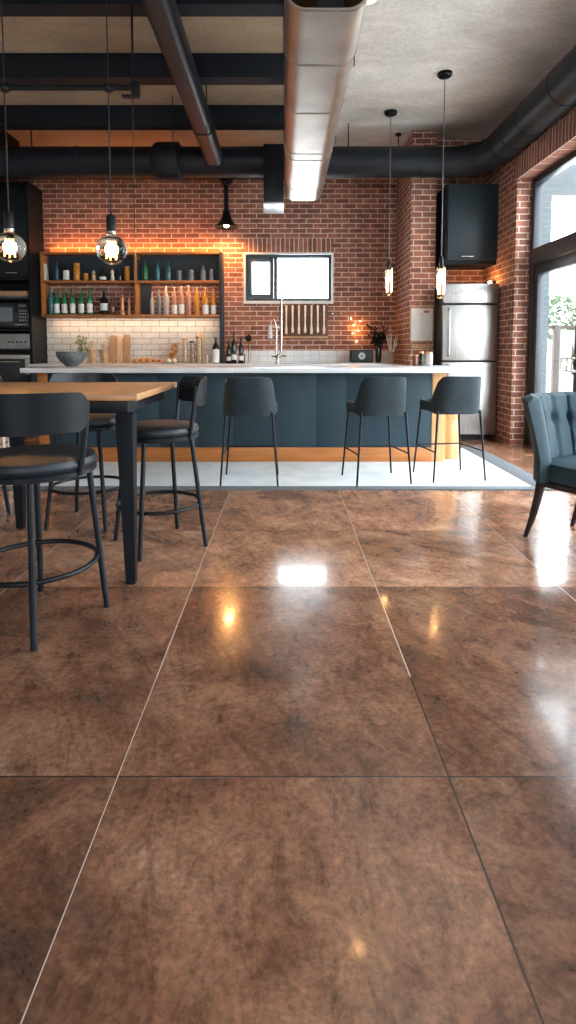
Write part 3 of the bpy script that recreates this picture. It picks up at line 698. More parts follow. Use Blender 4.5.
def mill(x, y, z, h, r, m, lab, grp):
    b = new(); lathe(b, [(0, 0), (r, 0), (r, h * .1), (r * .6, h * .22), (r * .85, h * .38), (r * .55, h * .55), (r * .5, h * .62), (r * .8, h * .72), (r * .8, h * .8), (r * .4, h * .88), (r * .45, h * .95), (0, h)], x, y, 16)
    for v in b.verts: v.co.z += z
    return tag(obj('pepper_mill', b, m), lab, 'pepper mill', grp)
def sx(px, y=8.36): return (px - 285) / F * (y * .9976 + .07 * 1.0)   # shelf position from the photo column
YS = 8.36
UL, UR, LL, LR_ = 'things on the upper left shelf', 'things on the upper right shelf', 'things on the lower left shelf', 'bottles on the lower right shelf'
z1 = SZM; z2 = SZ0 + .035
b = new(); box(b, -.012, .012, -.06, .06, 0, .25, .003); 
o = obj('book', b, M_paper, loc=(sx(50.5), 8.37, z1)); o.rotation_euler = (0, R(-5), 0); o.location.z += .002; tag(o, 'pale thin book leaning at the left end of the upper shelf', 'book')
bottle(sx(61), YS, z1, .27, .032, G_blue, 'dark blue bottle, first bottle on the upper left shelf', UL)
bottle(sx(70), YS, z1, .27, .042, G_dark, 'squat bottle with large cream label on the upper left shelf', UL, label=(.1, .95))
jar(sx(80.5), YS, z1, .26, .048, G_amber, 'tall amber jar on the upper left shelf, right of the cream labelled bottle', UL, M_copper)
jar(sx(89.3), YS, z1, .11, .036, G_amber, 'small orange jar right of the tall amber jar', UL, M_copper)
mill(sx(97), YS, z1, .16, .034, M_boardp, 'small pale turned wooden mill on the upper left shelf', UL)
bottle(sx(106), YS, z1, .20, .045, G_dark, 'dark bottle with white band below the globe lamp on the upper shelf', UL, label=(.15, .5))
mill(sx(115.5), YS, z1, .17, .034, M_garlic, 'off white turned mill on the upper shelf, second from the divider among small items', UL)
bottle(sx(122.5), YS, z1, .19, .036, G_dark, 'plain black bottle on the upper left shelf near the divider', UL)
jar(sx(130), YS, z1, .21, .04, G_amber, 'amber jar right beside the shelf divider on the upper left shelf', UL, M_copper)
bottle(sx(148), YS, z1, .30, .038, G_green, 'bright green bottle on the upper right shelf', UR)
b = new(); box(b, -.012, .012, -.08, .08, 0, .3, .003); o = obj('book', b, M_cabblue, loc=(sx(140.8), 8.37, z1)); tag(o, 'dark green-black book upright beside the divider on the upper right shelf', 'book')
bottle(sx(160), YS, z1, .27, .036, G_teal, 'dark teal bottle, left one of the two teal bottles', UR)
bottle(sx(170.5), YS, z1, .30, .038, G_teal, 'taller teal bottle, right one of the two teal bottles', UR)
jar(sx(181), YS, z1, .15, .042, G_grey, 'small smoky jar right of the tall teal bottle', UR)
jar(sx(192.5), YS, z1, .16, .052, G_grey, 'wide smoky jar in the middle of the grey jars', UR)
bottle(sx(204.5), YS, z1, .23, .048, G_grey, 'tall smoky decanter among the grey jars', UR, neck=.5)
jar(sx(212.5), YS, z1, .17, .04, G_grey, 'smoky jar at the right end of the upper shelf', UR)
gl = ['green glass bottle at the left end of the lower shelf, no label', 'green bottle with white label, first of the labelled green bottles', 'green bottle with narrow white label, second of the labelled ones', 'dark green bottle with shield shaped white label', 'green bottle with square white label, fourth labelled one', 'green bottle with white label at right end of the green row']
for px, lab, h, m in zip((54.5, 60, 67.5, 75.5, 84, 92.5), gl, (.40, .37, .37, .38, .37, .39), (G_teal, G_green, G_green, G_green, G_green, G_green)):
    bottle(sx(px), YS + .0, z2, h, .040, m, lab, LL, label=None if px < 56 else (.12, .72))
bottle(sx(106.5), YS, z2, .35, .056, G_dark, 'black bottle with round white label on the lower left shelf', LL, label=(.3, .8))
bottle(sx(114.5), YS, z2, .24, .042, G_brown, 'short brown bottle right of the black bottle on the lower left shelf', LL)
mill(sx(124.5), YS, z2, .30, .045, M_copper, 'tall copper coloured turned mill on the lower left shelf, left one', LL)
mill(sx(131.3), YS, z2, .28, .032, M_copper, 'slim copper coloured turned mill beside the divider, right one', LL)
rl_ = [(154, .33, .032, G_pale, 'slim clear bottle, first on the lower right shelf'), (161, .37, .036, G_grey, 'smoky clear bottle, second on the lower right shelf'), (168, .42, .045, G_pale, 'tallest clear bottle on the lower right shelf'),
       (176, .40, .042, G_pink, 'rose tinted bottle left of the pink trio on the lower right shelf'), (183, .42, .044, G_pink, 'rose tinted bottle in the middle of the pink trio'), (190, .43, .042, G_pink, 'rose tinted bottle with tall neck, right of the pink trio'),
       (198, .40, .045, G_amber, 'glowing amber bottle, left of the three amber ones'), (206.5, .40, .047, G_amber, 'glowing amber bottle, middle of the three amber ones'), (214.5, .38, .040, G_amber, 'amber bottle at the right end of the lower shelf')]
for px, h, r, m, lab in rl_: bottle(sx(px), YS, z2, h, r, m, lab, LR_, label=(.05, .6) if px in (176, 183, 206.5, 214.5) else None, cap=M_chrome)

# things on the back counter, left part
ZC = .9535
YB = 8.30
def sxb(px, y=YB): return (px - 285) / F * (y + .07)
def board(px0, px1, h, m, lab, y=8.40, tilt=5, hole=True):
    x0, x1 = sxb(px0, y), sxb(px1, y); w_ = x1 - x0
    b = new(); po = rrect(w_, h, min(.04, w_ * .35), 5, 0, h / 2); prism(b, po, 0, .022, 'y')
    t = obj('cutting_board', b, m, loc=((x0 + x1) / 2, y, ZC)); t.rotation_euler = (R(-tilt), 0, 0)
    return tag(t, lab, 'cutting board')
board(111.5, 117.5, .42, M_boardw, 'narrow brown cutting board leaning on the tiles, left one', 8.40)
board(118.5, 124.5, .40, M_boardp, 'narrow pale cutting board leaning between two brown boards', 8.42)
board(125, 131.5, .43, M_boardw, 'tall brown cutting board leaning on the tiles, right one', 8.40)
# paper bags with dried flowers
def flowers(x, y, h, lab, seed):
    random.seed(seed)
    t = thing('flower_bundle', lab, 'flowers', (x, y, ZC), 0)
    b = new(); nu = 20
    def fn(u, v):
        a = 2 * PI * u; r = (.050 + .012 * v) * (1 + .12 * math.sin(5 * a + 3 * v)); return Vector((r * math.cos(a), r * .7 * math.sin(a), h * .62 * v))
    grid(b, fn, nu, 5, True); obj('paper_wrap', b, M_brownpaper, t)
    b = new()
    for k in range(16):
        a = random.uniform(0, 2 * PI); q = random.uniform(.01, .07); zt = random.uniform(h * .75, h)
        sweep(b, [(q * .4 * math.cos(a), q * .3 * math.sin(a), .02), (q * math.cos(a), q * .7 * math.sin(a), zt)], .002, 4)
        bmesh.ops.create_icosphere(b, subdivisions=1, radius=random.uniform(.010, .018), matrix=Matrix.Translation((q * math.cos(a), q * .7 * math.sin(a), zt)))
    obj('dried_blooms', b, M_dry, t)
flowers(sxb(95.5), 8.22, .33, 'dried flowers in brown paper wrap, left bundle by the bowl', 3)
flowers(sxb(106.5), 8.25, .32, 'dried flowers in brown paper wrap, right bundle beside the boards', 4)
t = thing('potted_herb', 'small green herb in a pale pot behind the stone bowl', 'plant', (sxb(83.5), 8.34, ZC))
b = new(); lathe(b, [(0, 0), (.045, 0), (.06, .14), (.052, .14), (.04, .02), (0, .02)], n=20); obj('pot', b, M_garlic, t)
random.seed(5); b = new()
for k in range(60):
    a = random.uniform(0, 2 * PI); q = random.uniform(0, .11); zt = random.uniform(.14, .40)
    c = Vector((q * math.cos(a), q * .7 * math.sin(a), zt)); d1 = Vector([random.gauss(0, 1) for _ in range(3)]).normalized(); d2 = d1.orthogonal().normalized()
    b.faces.new([b.verts.new(c + d1 * .026), b.verts.new(c + d2 * .013), b.verts.new(c - d1 * .026), b.verts.new(c - d2 * .013)])
for k in range(12):
    a = random.uniform(0, 2 * PI); q = random.uniform(.03, .09); sweep(b, [(0, 0, .05), (q * math.cos(a), q * .7 * math.sin(a), random.uniform(.25, .38))], .002, 4)
obj('leaves', b, M_leaf, t)
# stone bowl stands on the island
t = thing('stone_bowl', 'large grey stoneware bowl at the left end of the island worktop', 'bowl', (-2.275, 5.98, .9785))
b = new(); lathe(b, [(0, 0), (.065, 0), (.07, .012), (.115, .05), (.15, .10), (.158, .155), (.150, .155), (.14, .10), (.10, .055), (.06, .025), (0, .02)], n=36); obj('bowl_body', b, M_stone, t)
# bread board with food
t = thing('bread_board', 'flat wooden board carrying the bread on the back counter', 'board', (sxb(151), 8.2, ZC))
b = new(); lathe(b, [(0, 0), (.235, 0), (.24, .01), (.235, .02), (0, .02)], n=32); 
for v in b.verts: v.co.y *= .55
obj('board_body', b, M_boardw, t)
random.seed(11)
fl = ['round bread roll at the left of the board', 'bread roll second from the left on the board', 'highest bread roll in the middle of the board', 'bread roll second from the right on the board', 'small bread roll at the right end of the board']
for k, (dx, r, hh) in enumerate(((-.175, .042, .8), (-.085, .044, .95), (.01, .048, 1.1), (.10, .040, .9), (.18, .036, .8))):
    b = new(); bmesh.ops.create_icosphere(b, subdivisions=3, radius=r)
    for v in b.verts:
        v.co *= 1 + .05 * math.sin(v.co.x * 90 + k) * math.cos(v.co.y * 70); v.co.z = max(v.co.z * hh, -r * .55) + r * .55
    tag(obj('bread_roll', b, M_bread, loc=(sxb(151) + dx, 8.2, ZC + .0205)), fl[k], 'bread', 'bread rolls on the back counter board')
# garlic bunch and dark tray
b = new(); random.seed(12)
t = thing('dried_bunch', 'brown dried leaf bunch leaning upright right of the bread', 'dried plant', (sxb(173.5), 8.32, ZC))
for k in range(46):
    a = random.uniform(0, 2 * PI); q = random.uniform(0, .06); z = random.uniform(.045, .30); x = .10 * (z / .3) - .05
    c = Vector((x + q * math.cos(a), q * math.sin(a), z)); d1 = Vector([random.gauss(0, 1) for _ in range(3)]).normalized(); d2 = d1.orthogonal().normalized()
    b.faces.new([b.verts.new(c + d1 * .04), b.verts.new(c + d2 * .02), b.verts.new(c - d1 * .04), b.verts.new(c - d2 * .02)])
sweep(b, [(-.05, 0, .014), (.05, 0, .3)], .012, 6); obj('leaves', b, M_bread, t)
gn = ['pale garlic bulb, left of the two on the slate', 'pale garlic bulb, right of the two on the slate']
b = new(); box(b, sxb(166), sxb(179), 8.06, 8.22, ZC, ZC + .014, .003); tag(obj('slate_tray', b, M_stone), 'small dark slate holding garlic beside the bread', 'tray')
for k, px in enumerate((170, 175.5)):
    b = new(); lathe(b, [(0, 0), (.025, .002), (.036, .02), (.03, .04), (.01, .055), (.006, .07), (0, .071)], n=14); tag(obj('garlic_bulb', b, M_garlic, loc=(sxb(px, 8.14), 8.14, ZC + .0145)), gn[k], 'garlic', 'garlic bulbs on the slate')
# wooden utensils in glass and boards at the right of the tiles
def canister(px, h, r, y, lab, m, content):
    t = thing('glass_canister', lab, 'canister', (sxb(px, y), y, ZC), 0, 'tall glass canisters on the back counter')
    b = new(); lathe(b, [(0, 0), (r, 0), (r, h), (r - .003, h), (r - .003, .005), (0, .005)], n=18); obj('glass_body', b, G_clear, t)
    b = new()
    for k in range(5):
        a = 2 * PI * k / 5; q = r * .45
        sweep(b, [(q * math.cos(a), q * math.sin(a), .008), (q * math.cos(a + .4), q * math.sin(a + .4), h * .93)], r * .22, 6)
    obj('contents', b, content, t)
    b = new(); lathe(b, [(0, h), (r * 1.02, h), (r * 1.02, h + .02), (r * .4, h + .035), (0, h + .036)], n=18); obj('lid', b, m, t)
canister(186, .34, .040, 8.24, 'glass canister with wooden lid, left of the three canisters', M_boardw, M_boardp)
canister(193, .30, .038, 8.24, 'glass canister with dark lid, middle of the three canisters', M_walnut, M_boardw)
canister(200, .37, .042, 8.24, 'tallest glass canister with pale sticks, right of the three canisters', M_boardw, M_boardp)
board(199, 205.5, .45, M_boardp, 'tall pale plank board leaning on the tiles beside the canisters', 8.40)
bottle(sxb(216.5, 8.22), 8.22, ZC, .38, .052, G_dark, 'black bottle with big white label standing left of the upright', 'wine bottles on the back counter', label=(.05, .9))
jar(sxb(207.5, 8.2), 8.2, ZC, .12, .028, G_pale, 'tiny clear jar left of the white labelled bottle', None)
for px, h, lab in ((229.5, .34, 'black wine bottle just right of the upright, left one in the rack'), (234.5, .46, 'tallest black wine bottle in the rack'), (241.5, .38, 'black wine bottle at the right side of the rack')):
    bottle(sxb(px, 8.22), 8.22, ZC + .0, h, .036, G_dark, lab, 'wine bottles on the back counter', label=(.2, .5))
t = thing('bottle_rack', 'low black wire rack around the wine bottles', 'rack', (sxb(235.5, 8.22), 8.22, ZC))
b = new()
for z in (.01, .13): sweep(b, [(-.14, -.05, z), (.14, -.05, z), (.14, .05, z), (-.14, .05, z)], .004, 6, closed=True)
for x in (-.14, -.05, .05, .14):
    for y in (-.05, .05): sweep(b, [(x, y, .004), (x, y, .13)], .004, 6)
obj('wire_frame', b, M_black, t)
t = thing('black_peony', 'single dark dried flower head on a stem right of the wine bottles', 'flower', (sxb(248.5, 8.24), 8.24, ZC))
b = new(); sweep(b, [(0, 0, 0), (.01, 0, .2), (.0, 0, .34)], .005, 6); obj('stem', b, M_black, t)
b = new(); bmesh.ops.create_icosphere(b, subdivisions=3, radius=.05, matrix=Matrix.Translation((0, 0, .37)))
for v in b.verts: v.co += (v.co - Vector((0, 0, .37))) * .2 * math.sin(v.co.x * 130) * math.cos(v.co.z * 120)
obj('bloom', b, M_black, t)

# tap and sink rim
t = thing('kitchen_tap', 'tall brushed steel spring tap in front of the small window', 'tap', (-.10, 7.98, ZC))
b = new(); lathe(b, [(0, 0), (.04, 0), (.04, .012), (.028, .02), (.028, .12), (.022, .13), (0, .13)], n=20); obj('base', b, M_chrome, t)
b = new(); sweep(b, [(.02, 0, .1), (.045, 0, .16), (.05, 0, .3), (.05, 0, .95)], .017, 10); sweep(b, [(.05, 0, .95), (.05, 0, 1.04)], .01, 8); obj('riser', b, M_chrome, t)
b = new(); pth = [(-.02, 0, .12), (-.025, 0, .3), (-.02, 0, .5), (-.035, 0, .58), (-.06, 0, .615), (-.09, 0, .6), (-.105, 0, .55)]; sweep(b, pth, .016, 10)
for k in range(26):
    z = .14 + .014 * k; lathe(b, [(.017, z), (.021, z + .004), (.017, z + .008)], -.022, 0, 10)
obj('spring_hose', b, M_chrome, t)
b = new(); lathe(b, [(0, .36), (.03, .36), (.033, .38), (.026, .5), (.016, .56), (0, .56)], -.11, 0, 16); obj('spray_head', b, M_white, t)
b = new(); sweep(b, [(.05, 0, .5), (-.1, 0, .52)], .008, 8); obj('holder_arm', b, M_chrome, t)
b = new(); sweep(b, [(.02, -.02, .09), (.09, -.03, .12), (.12, -.03, .10)], .01, 8); sweep(b, [(-.02, -.02, .1), (-.09, -.03, .11)], .011, 8); obj('lever', b, M_chrome, t)
b = new(); lathe(b, [(0, 1.03), (.016, 1.03), (.02, 1.05), (.0, 1.075)], .05, 0, 12); obj('finial', b, M_chrome, t)

# spoon rack on the wall
t = thing('utensil_rack', 'brown wooden wall rack with a steel rail below the window', 'rack', (.31, 8.46, 1.56))
b = new(); box(b, -.385, .335, .02, .04, -.21, .265, .004); obj('backboard', b, M_rack, t)
b = new(); box(b, -.385, .335, -.045, .02, -.235, -.205, .004); obj('ledge', b, M_boardw, t)
b = new(); sweep(b, [(-.46, -.02, .11), (.40, -.02, .11)], .008, 8); sweep(b, [(-.37, -.02, .11), (-.37, .02, .11)], .006, 6); sweep(b, [(.32, -.02, .11), (.32, .02, .11)], .006, 6)
lathe(b, [(0, -.02), (.02, -.01), (.02, .01), (0, .02)], 0, 0, 10, Matrix.Translation((.40, -.02, .13)))
obj('rail', b, M_chrome, t)
ord_ = ['first', 'second', 'third', 'fourth', 'fifth', 'sixth', 'seventh']
for k in range(7):
    x = .31 - .29 + .094 * k; b = new()
    z0 = -.17 + .02 * ((k * 3) % 2)
    sweep(b, [(0, 0, .255), (0, 0, .17), (0, 0, .0), (0, 0, -.06), (0, 0, -.11), (0, 0, z0)], [.016, .014, .010, .014, .021, .016], 8)
    for v in b.verts: v.co.y *= .5
    tag(obj('wooden_spoon', b, M_spoon, loc=(x, 8.425, 1.56)), 'pale wooden spoon on the wall rack, %s from the left' % ord_[k], 'spoon', 'wooden spoons hanging on the rack')
    
# things at the right of the back counter
t = thing('black_radio', 'small black counter radio with a white round dial', 'radio', (sxb(360.5, 8.2), 8.2, ZC))
b = new(); box(b, -.165, .165, -.06, .1, .012, .20, .025, 4); obj('case', b, M_cabblue, t)
b = new(); lathe(b, [(0, 0), (.048, 0), (.05, .012), (0, .014)], 0, 0, 24, Matrix.Translation((.0, -.06, .11)) @ Matrix.Rotation(R(90), 4, 'X')); obj('dial', b, M_offwhite, t)
b = new(); lathe(b, [(0, 0), (.022, 0), (.022, .006), (0, .006)], 0, 0, 16, Matrix.Translation((.0, -.075, .11)) @ Matrix.Rotation(R(90), 4, 'X')); obj('dial_centre', b, M_greysteel, t)
b = new(); 
for x in (-.12, .12): lathe(b, [(0, 0), (.015, 0), (.015, .012), (0, .012)], x, 0, 10)
obj('feet', b, M_black, t)
b = new(); box(b, sxb(340, 8.1), sxb(383, 8.1), 7.98, 8.08, ZC, ZC + .012, .004); tag(obj('white_tray', b, M_white), 'long low white tray in front of the black radio', 'tray')
def vase(px, y, h, r, m, lab, tw, twm, spread, seed, leafy=False):
    random.seed(seed)
    t = thing('vase', lab, 'vase', (sxb(px, y), y, ZC))
    b = new(); lathe(b, [(0, 0), (r * .8, 0), (r, h * .5), (r * .9, h), (r * .82, h), (r * .9, h * .5), (r * .7, .01), (0, .01)], n=20); obj('vase_body', b, m, t)
    b = new()
    for k in range(tw):
        a = 2 * PI * k / tw + random.uniform(-.2, .2); q = spread * random.uniform(.5, 1); zt = h * random.uniform(1.7, 2.6)
        e = Vector((q * math.cos(a), q * .6 * math.sin(a), zt)); mid = Vector((q * .35 * math.cos(a), q * .2 * math.sin(a), h))
        sweep(b, [(0, 0, .015), mid, e], [.005, .006, .004], 5)
        sweep(b, [mid.lerp(e, .5), mid.lerp(e, .5) + Vector((random.uniform(-.05, .05), 0, .07))], .004, 4)
        if leafy:
            for q2 in range(7):
                c = mid.lerp(e, random.uniform(.3, 1.0)) + Vector([random.gauss(0, .018) for _ in range(3)]); d1 = Vector([random.gauss(0, 1) for _ in range(3)]).normalized(); d2 = d1.orthogonal().normalized()
                b.faces.new([b.verts.new(c + d1 * .04), b.verts.new(c + d2 * .02), b.verts.new(c - d1 * .04), b.verts.new(c - d2 * .02)])
    obj('branches', b, twm, t)
vase(377.5, 8.3, .22, .045, G_dark, 'black vase of dark foliage against the brick wall', 14, M_black, .14, 21, True)
vase(390.5, 8.08, .17, .04, G_pale, 'glass vase of bare white twigs beside the dark foliage', 9, M_twig, .13, 22)
# jars on the island below the menu
IZ = .979
jl = [(413.8, .12, .030, G_brown, 'brown glass jar, left one on the island below the menu'), (419.8, .155, .028, G_dark, 'black jar in the middle of the three on the island'), (427, .15, .042, G_pale, 'wide copper toned glass jar, right one on the island below the menu')]
for px, h, r, m, lab in jl: jar((px - 285) / F * 6.17, 6.1, IZ, h, r, m, lab, 'jars on the island', M_copper)

# warm string light on the brick wall and sconce on the right wall
t = thing('string_light', 'small cluster of warm string bulbs on the brick wall above the radio', 'string light', (sxb(356, 8.45), 8.47, 1.42))
b = new(); pts = [(-.09, 0, .20), (-.05, 0, .10), (.05, 0, .16), (.02, 0, .02), (-.06, 0, -.02), (.0, 0, -.14), (.08, 0, -.2)]; sweep(b, pts, .003, 5)
obj('wire', b, M_copper, t)
b = new()
for p in pts[:-1]: bmesh.ops.create_icosphere(b, subdivisions=1, radius=.008, matrix=Matrix.Translation(Vector(p) + Vector((0, -.008, 0))))
obj('bulbs', b, M_glow, t)
point('string_glow', (0, -.07, .05), 1.6, (1, .38, .08), .03, t)
t = thing('wall_sconce', 'tiny bare bulb sconce on the right brick wall above the fridge', 'sconce', (2.72, 7.32, 2.02))
b = new(); lathe(b, [(0, 0), (.03, 0), (.03, .015), (.012, .02), (.012, .05), (0, .05)], 0, 0, 14, Matrix.Rotation(R(-90), 4, 'Y')); obj('base', b, M_black, t)
b = new(); bmesh.ops.create_icosphere(b, subdivisions=2, radius=.022, matrix=Matrix.Translation((-.07, 0, 0))); obj('bulb', b, M_glow, t)
point('sconce_glow', (-.13, -.02, 0), 3.5, (1, .42, .12), .03, t)

# framed menu sheet
t = thing('menu_sheet', 'white printed menu sheet in a thin wood frame on the brick pier', 'sign', (1.818, 7.498, 1.5))
b = new(); box(b, -.158, .158, -.012, 0, -.25, .215, .003); obj('frame', b, M_boardw, t)
b = new(); box(b, -.142, .142, -.016, -.0125, -.225, .20); pp = obj('paper', b, M_paper, t)
b = new(); po = [(.06 + .04 * math.cos(2 * PI * k / 20), .155 + .014 * math.sin(2 * PI * k / 20)) for k in range(20)]; prism(b, po, -.018, -.0165, 'y'); obj('red_mark', b, M_red, pp)
b = new(); random.seed(31)
box(b, -.03, .02, -.018, -.0165, .12, .128); z = .09
while z > -.2:
    w_ = random.uniform(.02, .055); box(b, .0 - w_, w_, -.0175, -.0165, z, z + .003); z -= .019
obj('print_lines', b, M_greysteel, pp)
b = new(); box(b, 1.68, 1.96, 7.478, 7.4985, 1.17, 1.235, .004); tag(obj('wooden_ledge', b, M_boardw), 'short brown wooden strip fixed to the brick pier under the menu', 'ledge')
b = new(); box(b, -.006, 0, -.035, .035, -.05, .05, .002); tag(obj('light_switch', b, M_greysteel, loc=(2.72, 6.62 + .12, 1.33)), 'small grey light switch on the brick beside the doors', 'light switch')

# fridge and wall cabinet
t = thing('fridge', 'tall stainless steel fridge beside the brick pier', 'fridge', (1.99, 7.10, 0))
b = new(); box(b, .0, .70, .05, .64, .05, 1.975, .006); obj('cabinet', b, M_cab, t)
b = new(); box(b, .03, .67, .07, .6, 0, .05); obj('plinth', b, M_black, t)
for z0, z1_, nm in ((1.735, 1.985, 'upper_door'), (1.015, 1.72, 'door'), (.07, 1.0, 'lower_door')):
    b = new(); box(b, .0, .70, 0, .045, z0, z1_, .012, 3); d = obj(nm, b, M_steel, t)
    if nm != 'upper_door':
        b = new(); hz0, hz1 = (z0 + .06, z1_ - .05) if nm == 'door' else (.62, .96)
        sweep(b, [(.07, 0, hz0), (.07, -.045, hz0 + .02), (.07, -.045, hz1 - .02), (.07, 0, hz1)], .013, 10); obj('handle', b, M_steel, d)
    else:
        b = new(); sweep(b, [(.07, -.003, 1.84), (.085, -.003, 1.87), (.10, -.003, 1.84), (.115, -.003, 1.865), (.13, -.003, 1.845), (.15, -.003, 1.87), (.165, -.003, 1.85), (.19, -.003, 1.88)], .006, 6)
        h = obj('emblem', b, M_offwhite, d); h['label'] = 'pale script-like emblem'
t = thing('wall_cabinet', 'dark slate wall cabinet mounted high above the fridge', 'cabinet', (2.05, 7.28, 2.245))
b = new(); box(b, 0.005, .668, .02, .495, 0, 1.01, .004); obj('carcass', b, M_cab, t)
b = new(); box(b, .03, .668, -.004, .018, .06, 1.01, .004); d = obj('door', b, M_cabblue, t)
b = new(); sweep(b, [(.20, -.004, .10), (.20, -.03, .10), (.36, -.03, .10), (.36, -.004, .10)], .010, 8); h = obj('handle', b, M_chrome, d); h['label'] = 'bright chrome handle'

# ------------------------------------------------------------------ island
t = thing('kitchen_island', 'long slate blue kitchen island with white marble worktop and orange wood base', 'island', (0, 5.65, 0))
b = new(); box(b, -2.54, 1.845, -.29, .68, .930, .977, .004); obj('worktop', b, M_marble, t)
b = new(); box(b, -2.40, 1.49, .03, .62, .16, .929); obj('body', b, M_island, t)
xs = [-2.40, -1.93, -1.28, -.90, -.53, .32, .62, 1.49]
for i in range(len(xs) - 1):
    b = new(); box(b, xs[i] + .001, xs[i + 1] - .001, .008, .03, .16, .929, .0015); obj('front_panel', b, M_island, t)
b = new(); box(b, -2.40, 1.49, .0, .6, .012, .158, .003); obj('kickboard', b, M_kick, t)
b = new(); box(b, 1.492, 1.63, 0, .62, .012, .929, .003); obj('end_panel', b, M_paleply, t)
b = new(); box(b, -2.50, -2.402, 0, .62, .012, .929, .003); obj('end_panel', b, M_kick, t)
t = thing('wooden_stump', 'pale round banded wooden stump standing at the right end of the island', 'stump', (1.735, 5.86, .013))
b = new(); lathe(b, [(0, 0), (.098, 0), (.1, .008), (.1, .16), (.096, .166), (.1, .172), (.1, .40), (.096, .406), (.1, .412), (.1, .56), (.096, .575), (0, .575)], n=32); obj('stump_body', b, M_paleply, t)

# rug
rx0, rx1, ry0, ry1 = -3.3, 2.27, 4.53, 6.55
t = thing('rug', 'large white rug with grey border lying under the island', 'rug', (0, 0, 0))
b = new(); box(b, rx0 + .2, rx1 - .2, ry0 + .10, ry1 - .12, 0.0005, .0115, .002); obj('field', b, M_rugw, t)
b = new(); box(b, rx0, rx1, ry0, ry0 + .10, .0005, .0125, .003); box(b, rx0, rx1, ry1 - .12, ry1, .0005, .0125, .003)
box(b, rx0, rx0 + .2, ry0 + .10, ry1 - .12, .0005, .0125, .003); box(b, rx1 - .2, rx1, ry0 + .10, ry1 - .12, .0005, .0125, .003); obj('border', b, M_rugg, t)

# crate with wire basket left of the island
t = thing('wooden_crate', 'brown slatted wooden crate on the rug left of the island', 'crate', (-2.86, 5.25, .0125))
b = new()
for z in (.0, .085, .17, .255): box(b, -.24, .24, -.17, -.155, z + .02, z + .095, .003); box(b, -.24, .24, .155, .17, z + .02, z + .095, .003)
for z in (.0, .085, .17, .255): box(b, -.24, -.225, -.155, .155, z + .02, z + .095, .003); box(b, .225, .24, -.155, .155, z + .02, z + .095, .003)
obj('slats', b, M_boardw, t)
b = new(); box(b, -.225, .225, -.155, .155, .0, .018); obj('bottom', b, M_boardw, t)
b = new()
for x in (-.215, .215):
    for y in (-.145, .145): box(b, x - .01, x + .01, y - .01, y + .01, .018, .35)
obj('corner_posts', b, M_walnut, t)
t = thing('metal_caddy', 'white metal frame caddy in front of the wooden crate', 'caddy', (-2.74, 4.98, .0125))
b = new(); sweep(b, [(-.25, -.05, .39), (.24, -.05, .39), (.24, .05, .39), (-.25, .05, .39)], .011, 6, closed=True)
for x in (-.25, .0, .24):
    sweep(b, [(x, -.05, .0), (x - .03 * (x == 0), -.05, .39)], .012, 6)
sweep(b, [(-.25, .05, .0), (-.25, .05, .39)], .01, 6); sweep(b, [(.24, .05, 0), (.24, .05, .39)], .01, 6)
obj('frame', b, M_white, t)

# ------------------------------------------------------------------ dining table
t = thing('dining_table', 'high dining table with oak top and black tapered legs', 'table', (-.70, 2.64, 0))
TZ = .943
b = new(); box(b, -1.75, 0, 0, .98, TZ - .034, TZ, .005, 2); obj('tabletop', b, M_oak, t)
b = new(); box(b, -1.68, -.06, .05, .075, .845, .917, .002); box(b, -1.68, -.06, .90, .925, .845, .917, .002); box(b, -.085, -.06, .075, .90, .845, .917, .002); box(b, -1.68, -1.655, .075, .90, .845, .917, .002); obj('apron', b, M_black, t)
def tleg(x, y):
    b = new(); wt, wb = .042, .023
    A = [(x - wt, y - wt), (x + wt, y - wt), (x + wt, y + wt), (x - wt, y + wt)]; Bq = [(x - wb + .012, y - wb), (x + wb + .012, y - wb), (x + wb + .012, y + wb), (x - wb + .012, y + wb)]
    vt = [b.verts.new((p[0], p[1], .843)) for p in A]; vb = [b.verts.new((p[0], p[1], 0)) for p in Bq]
    for j in range(4): b.faces.new((vt[j], vt[(j + 1) % 4], vb[(j + 1) % 4], vb[j]))
    b.faces.new(vt); b.faces.new(vb[::-1]); bmesh.ops.bevel(b, geom=list(b.edges), offset=.004, segments=2, affect='EDGES')
    obj('leg', b, M_black, t)
for (x, y) in ((-.07, .055), (-1.68, .055), (-1.02, .915), (-.31, .915)): tleg(x, y)

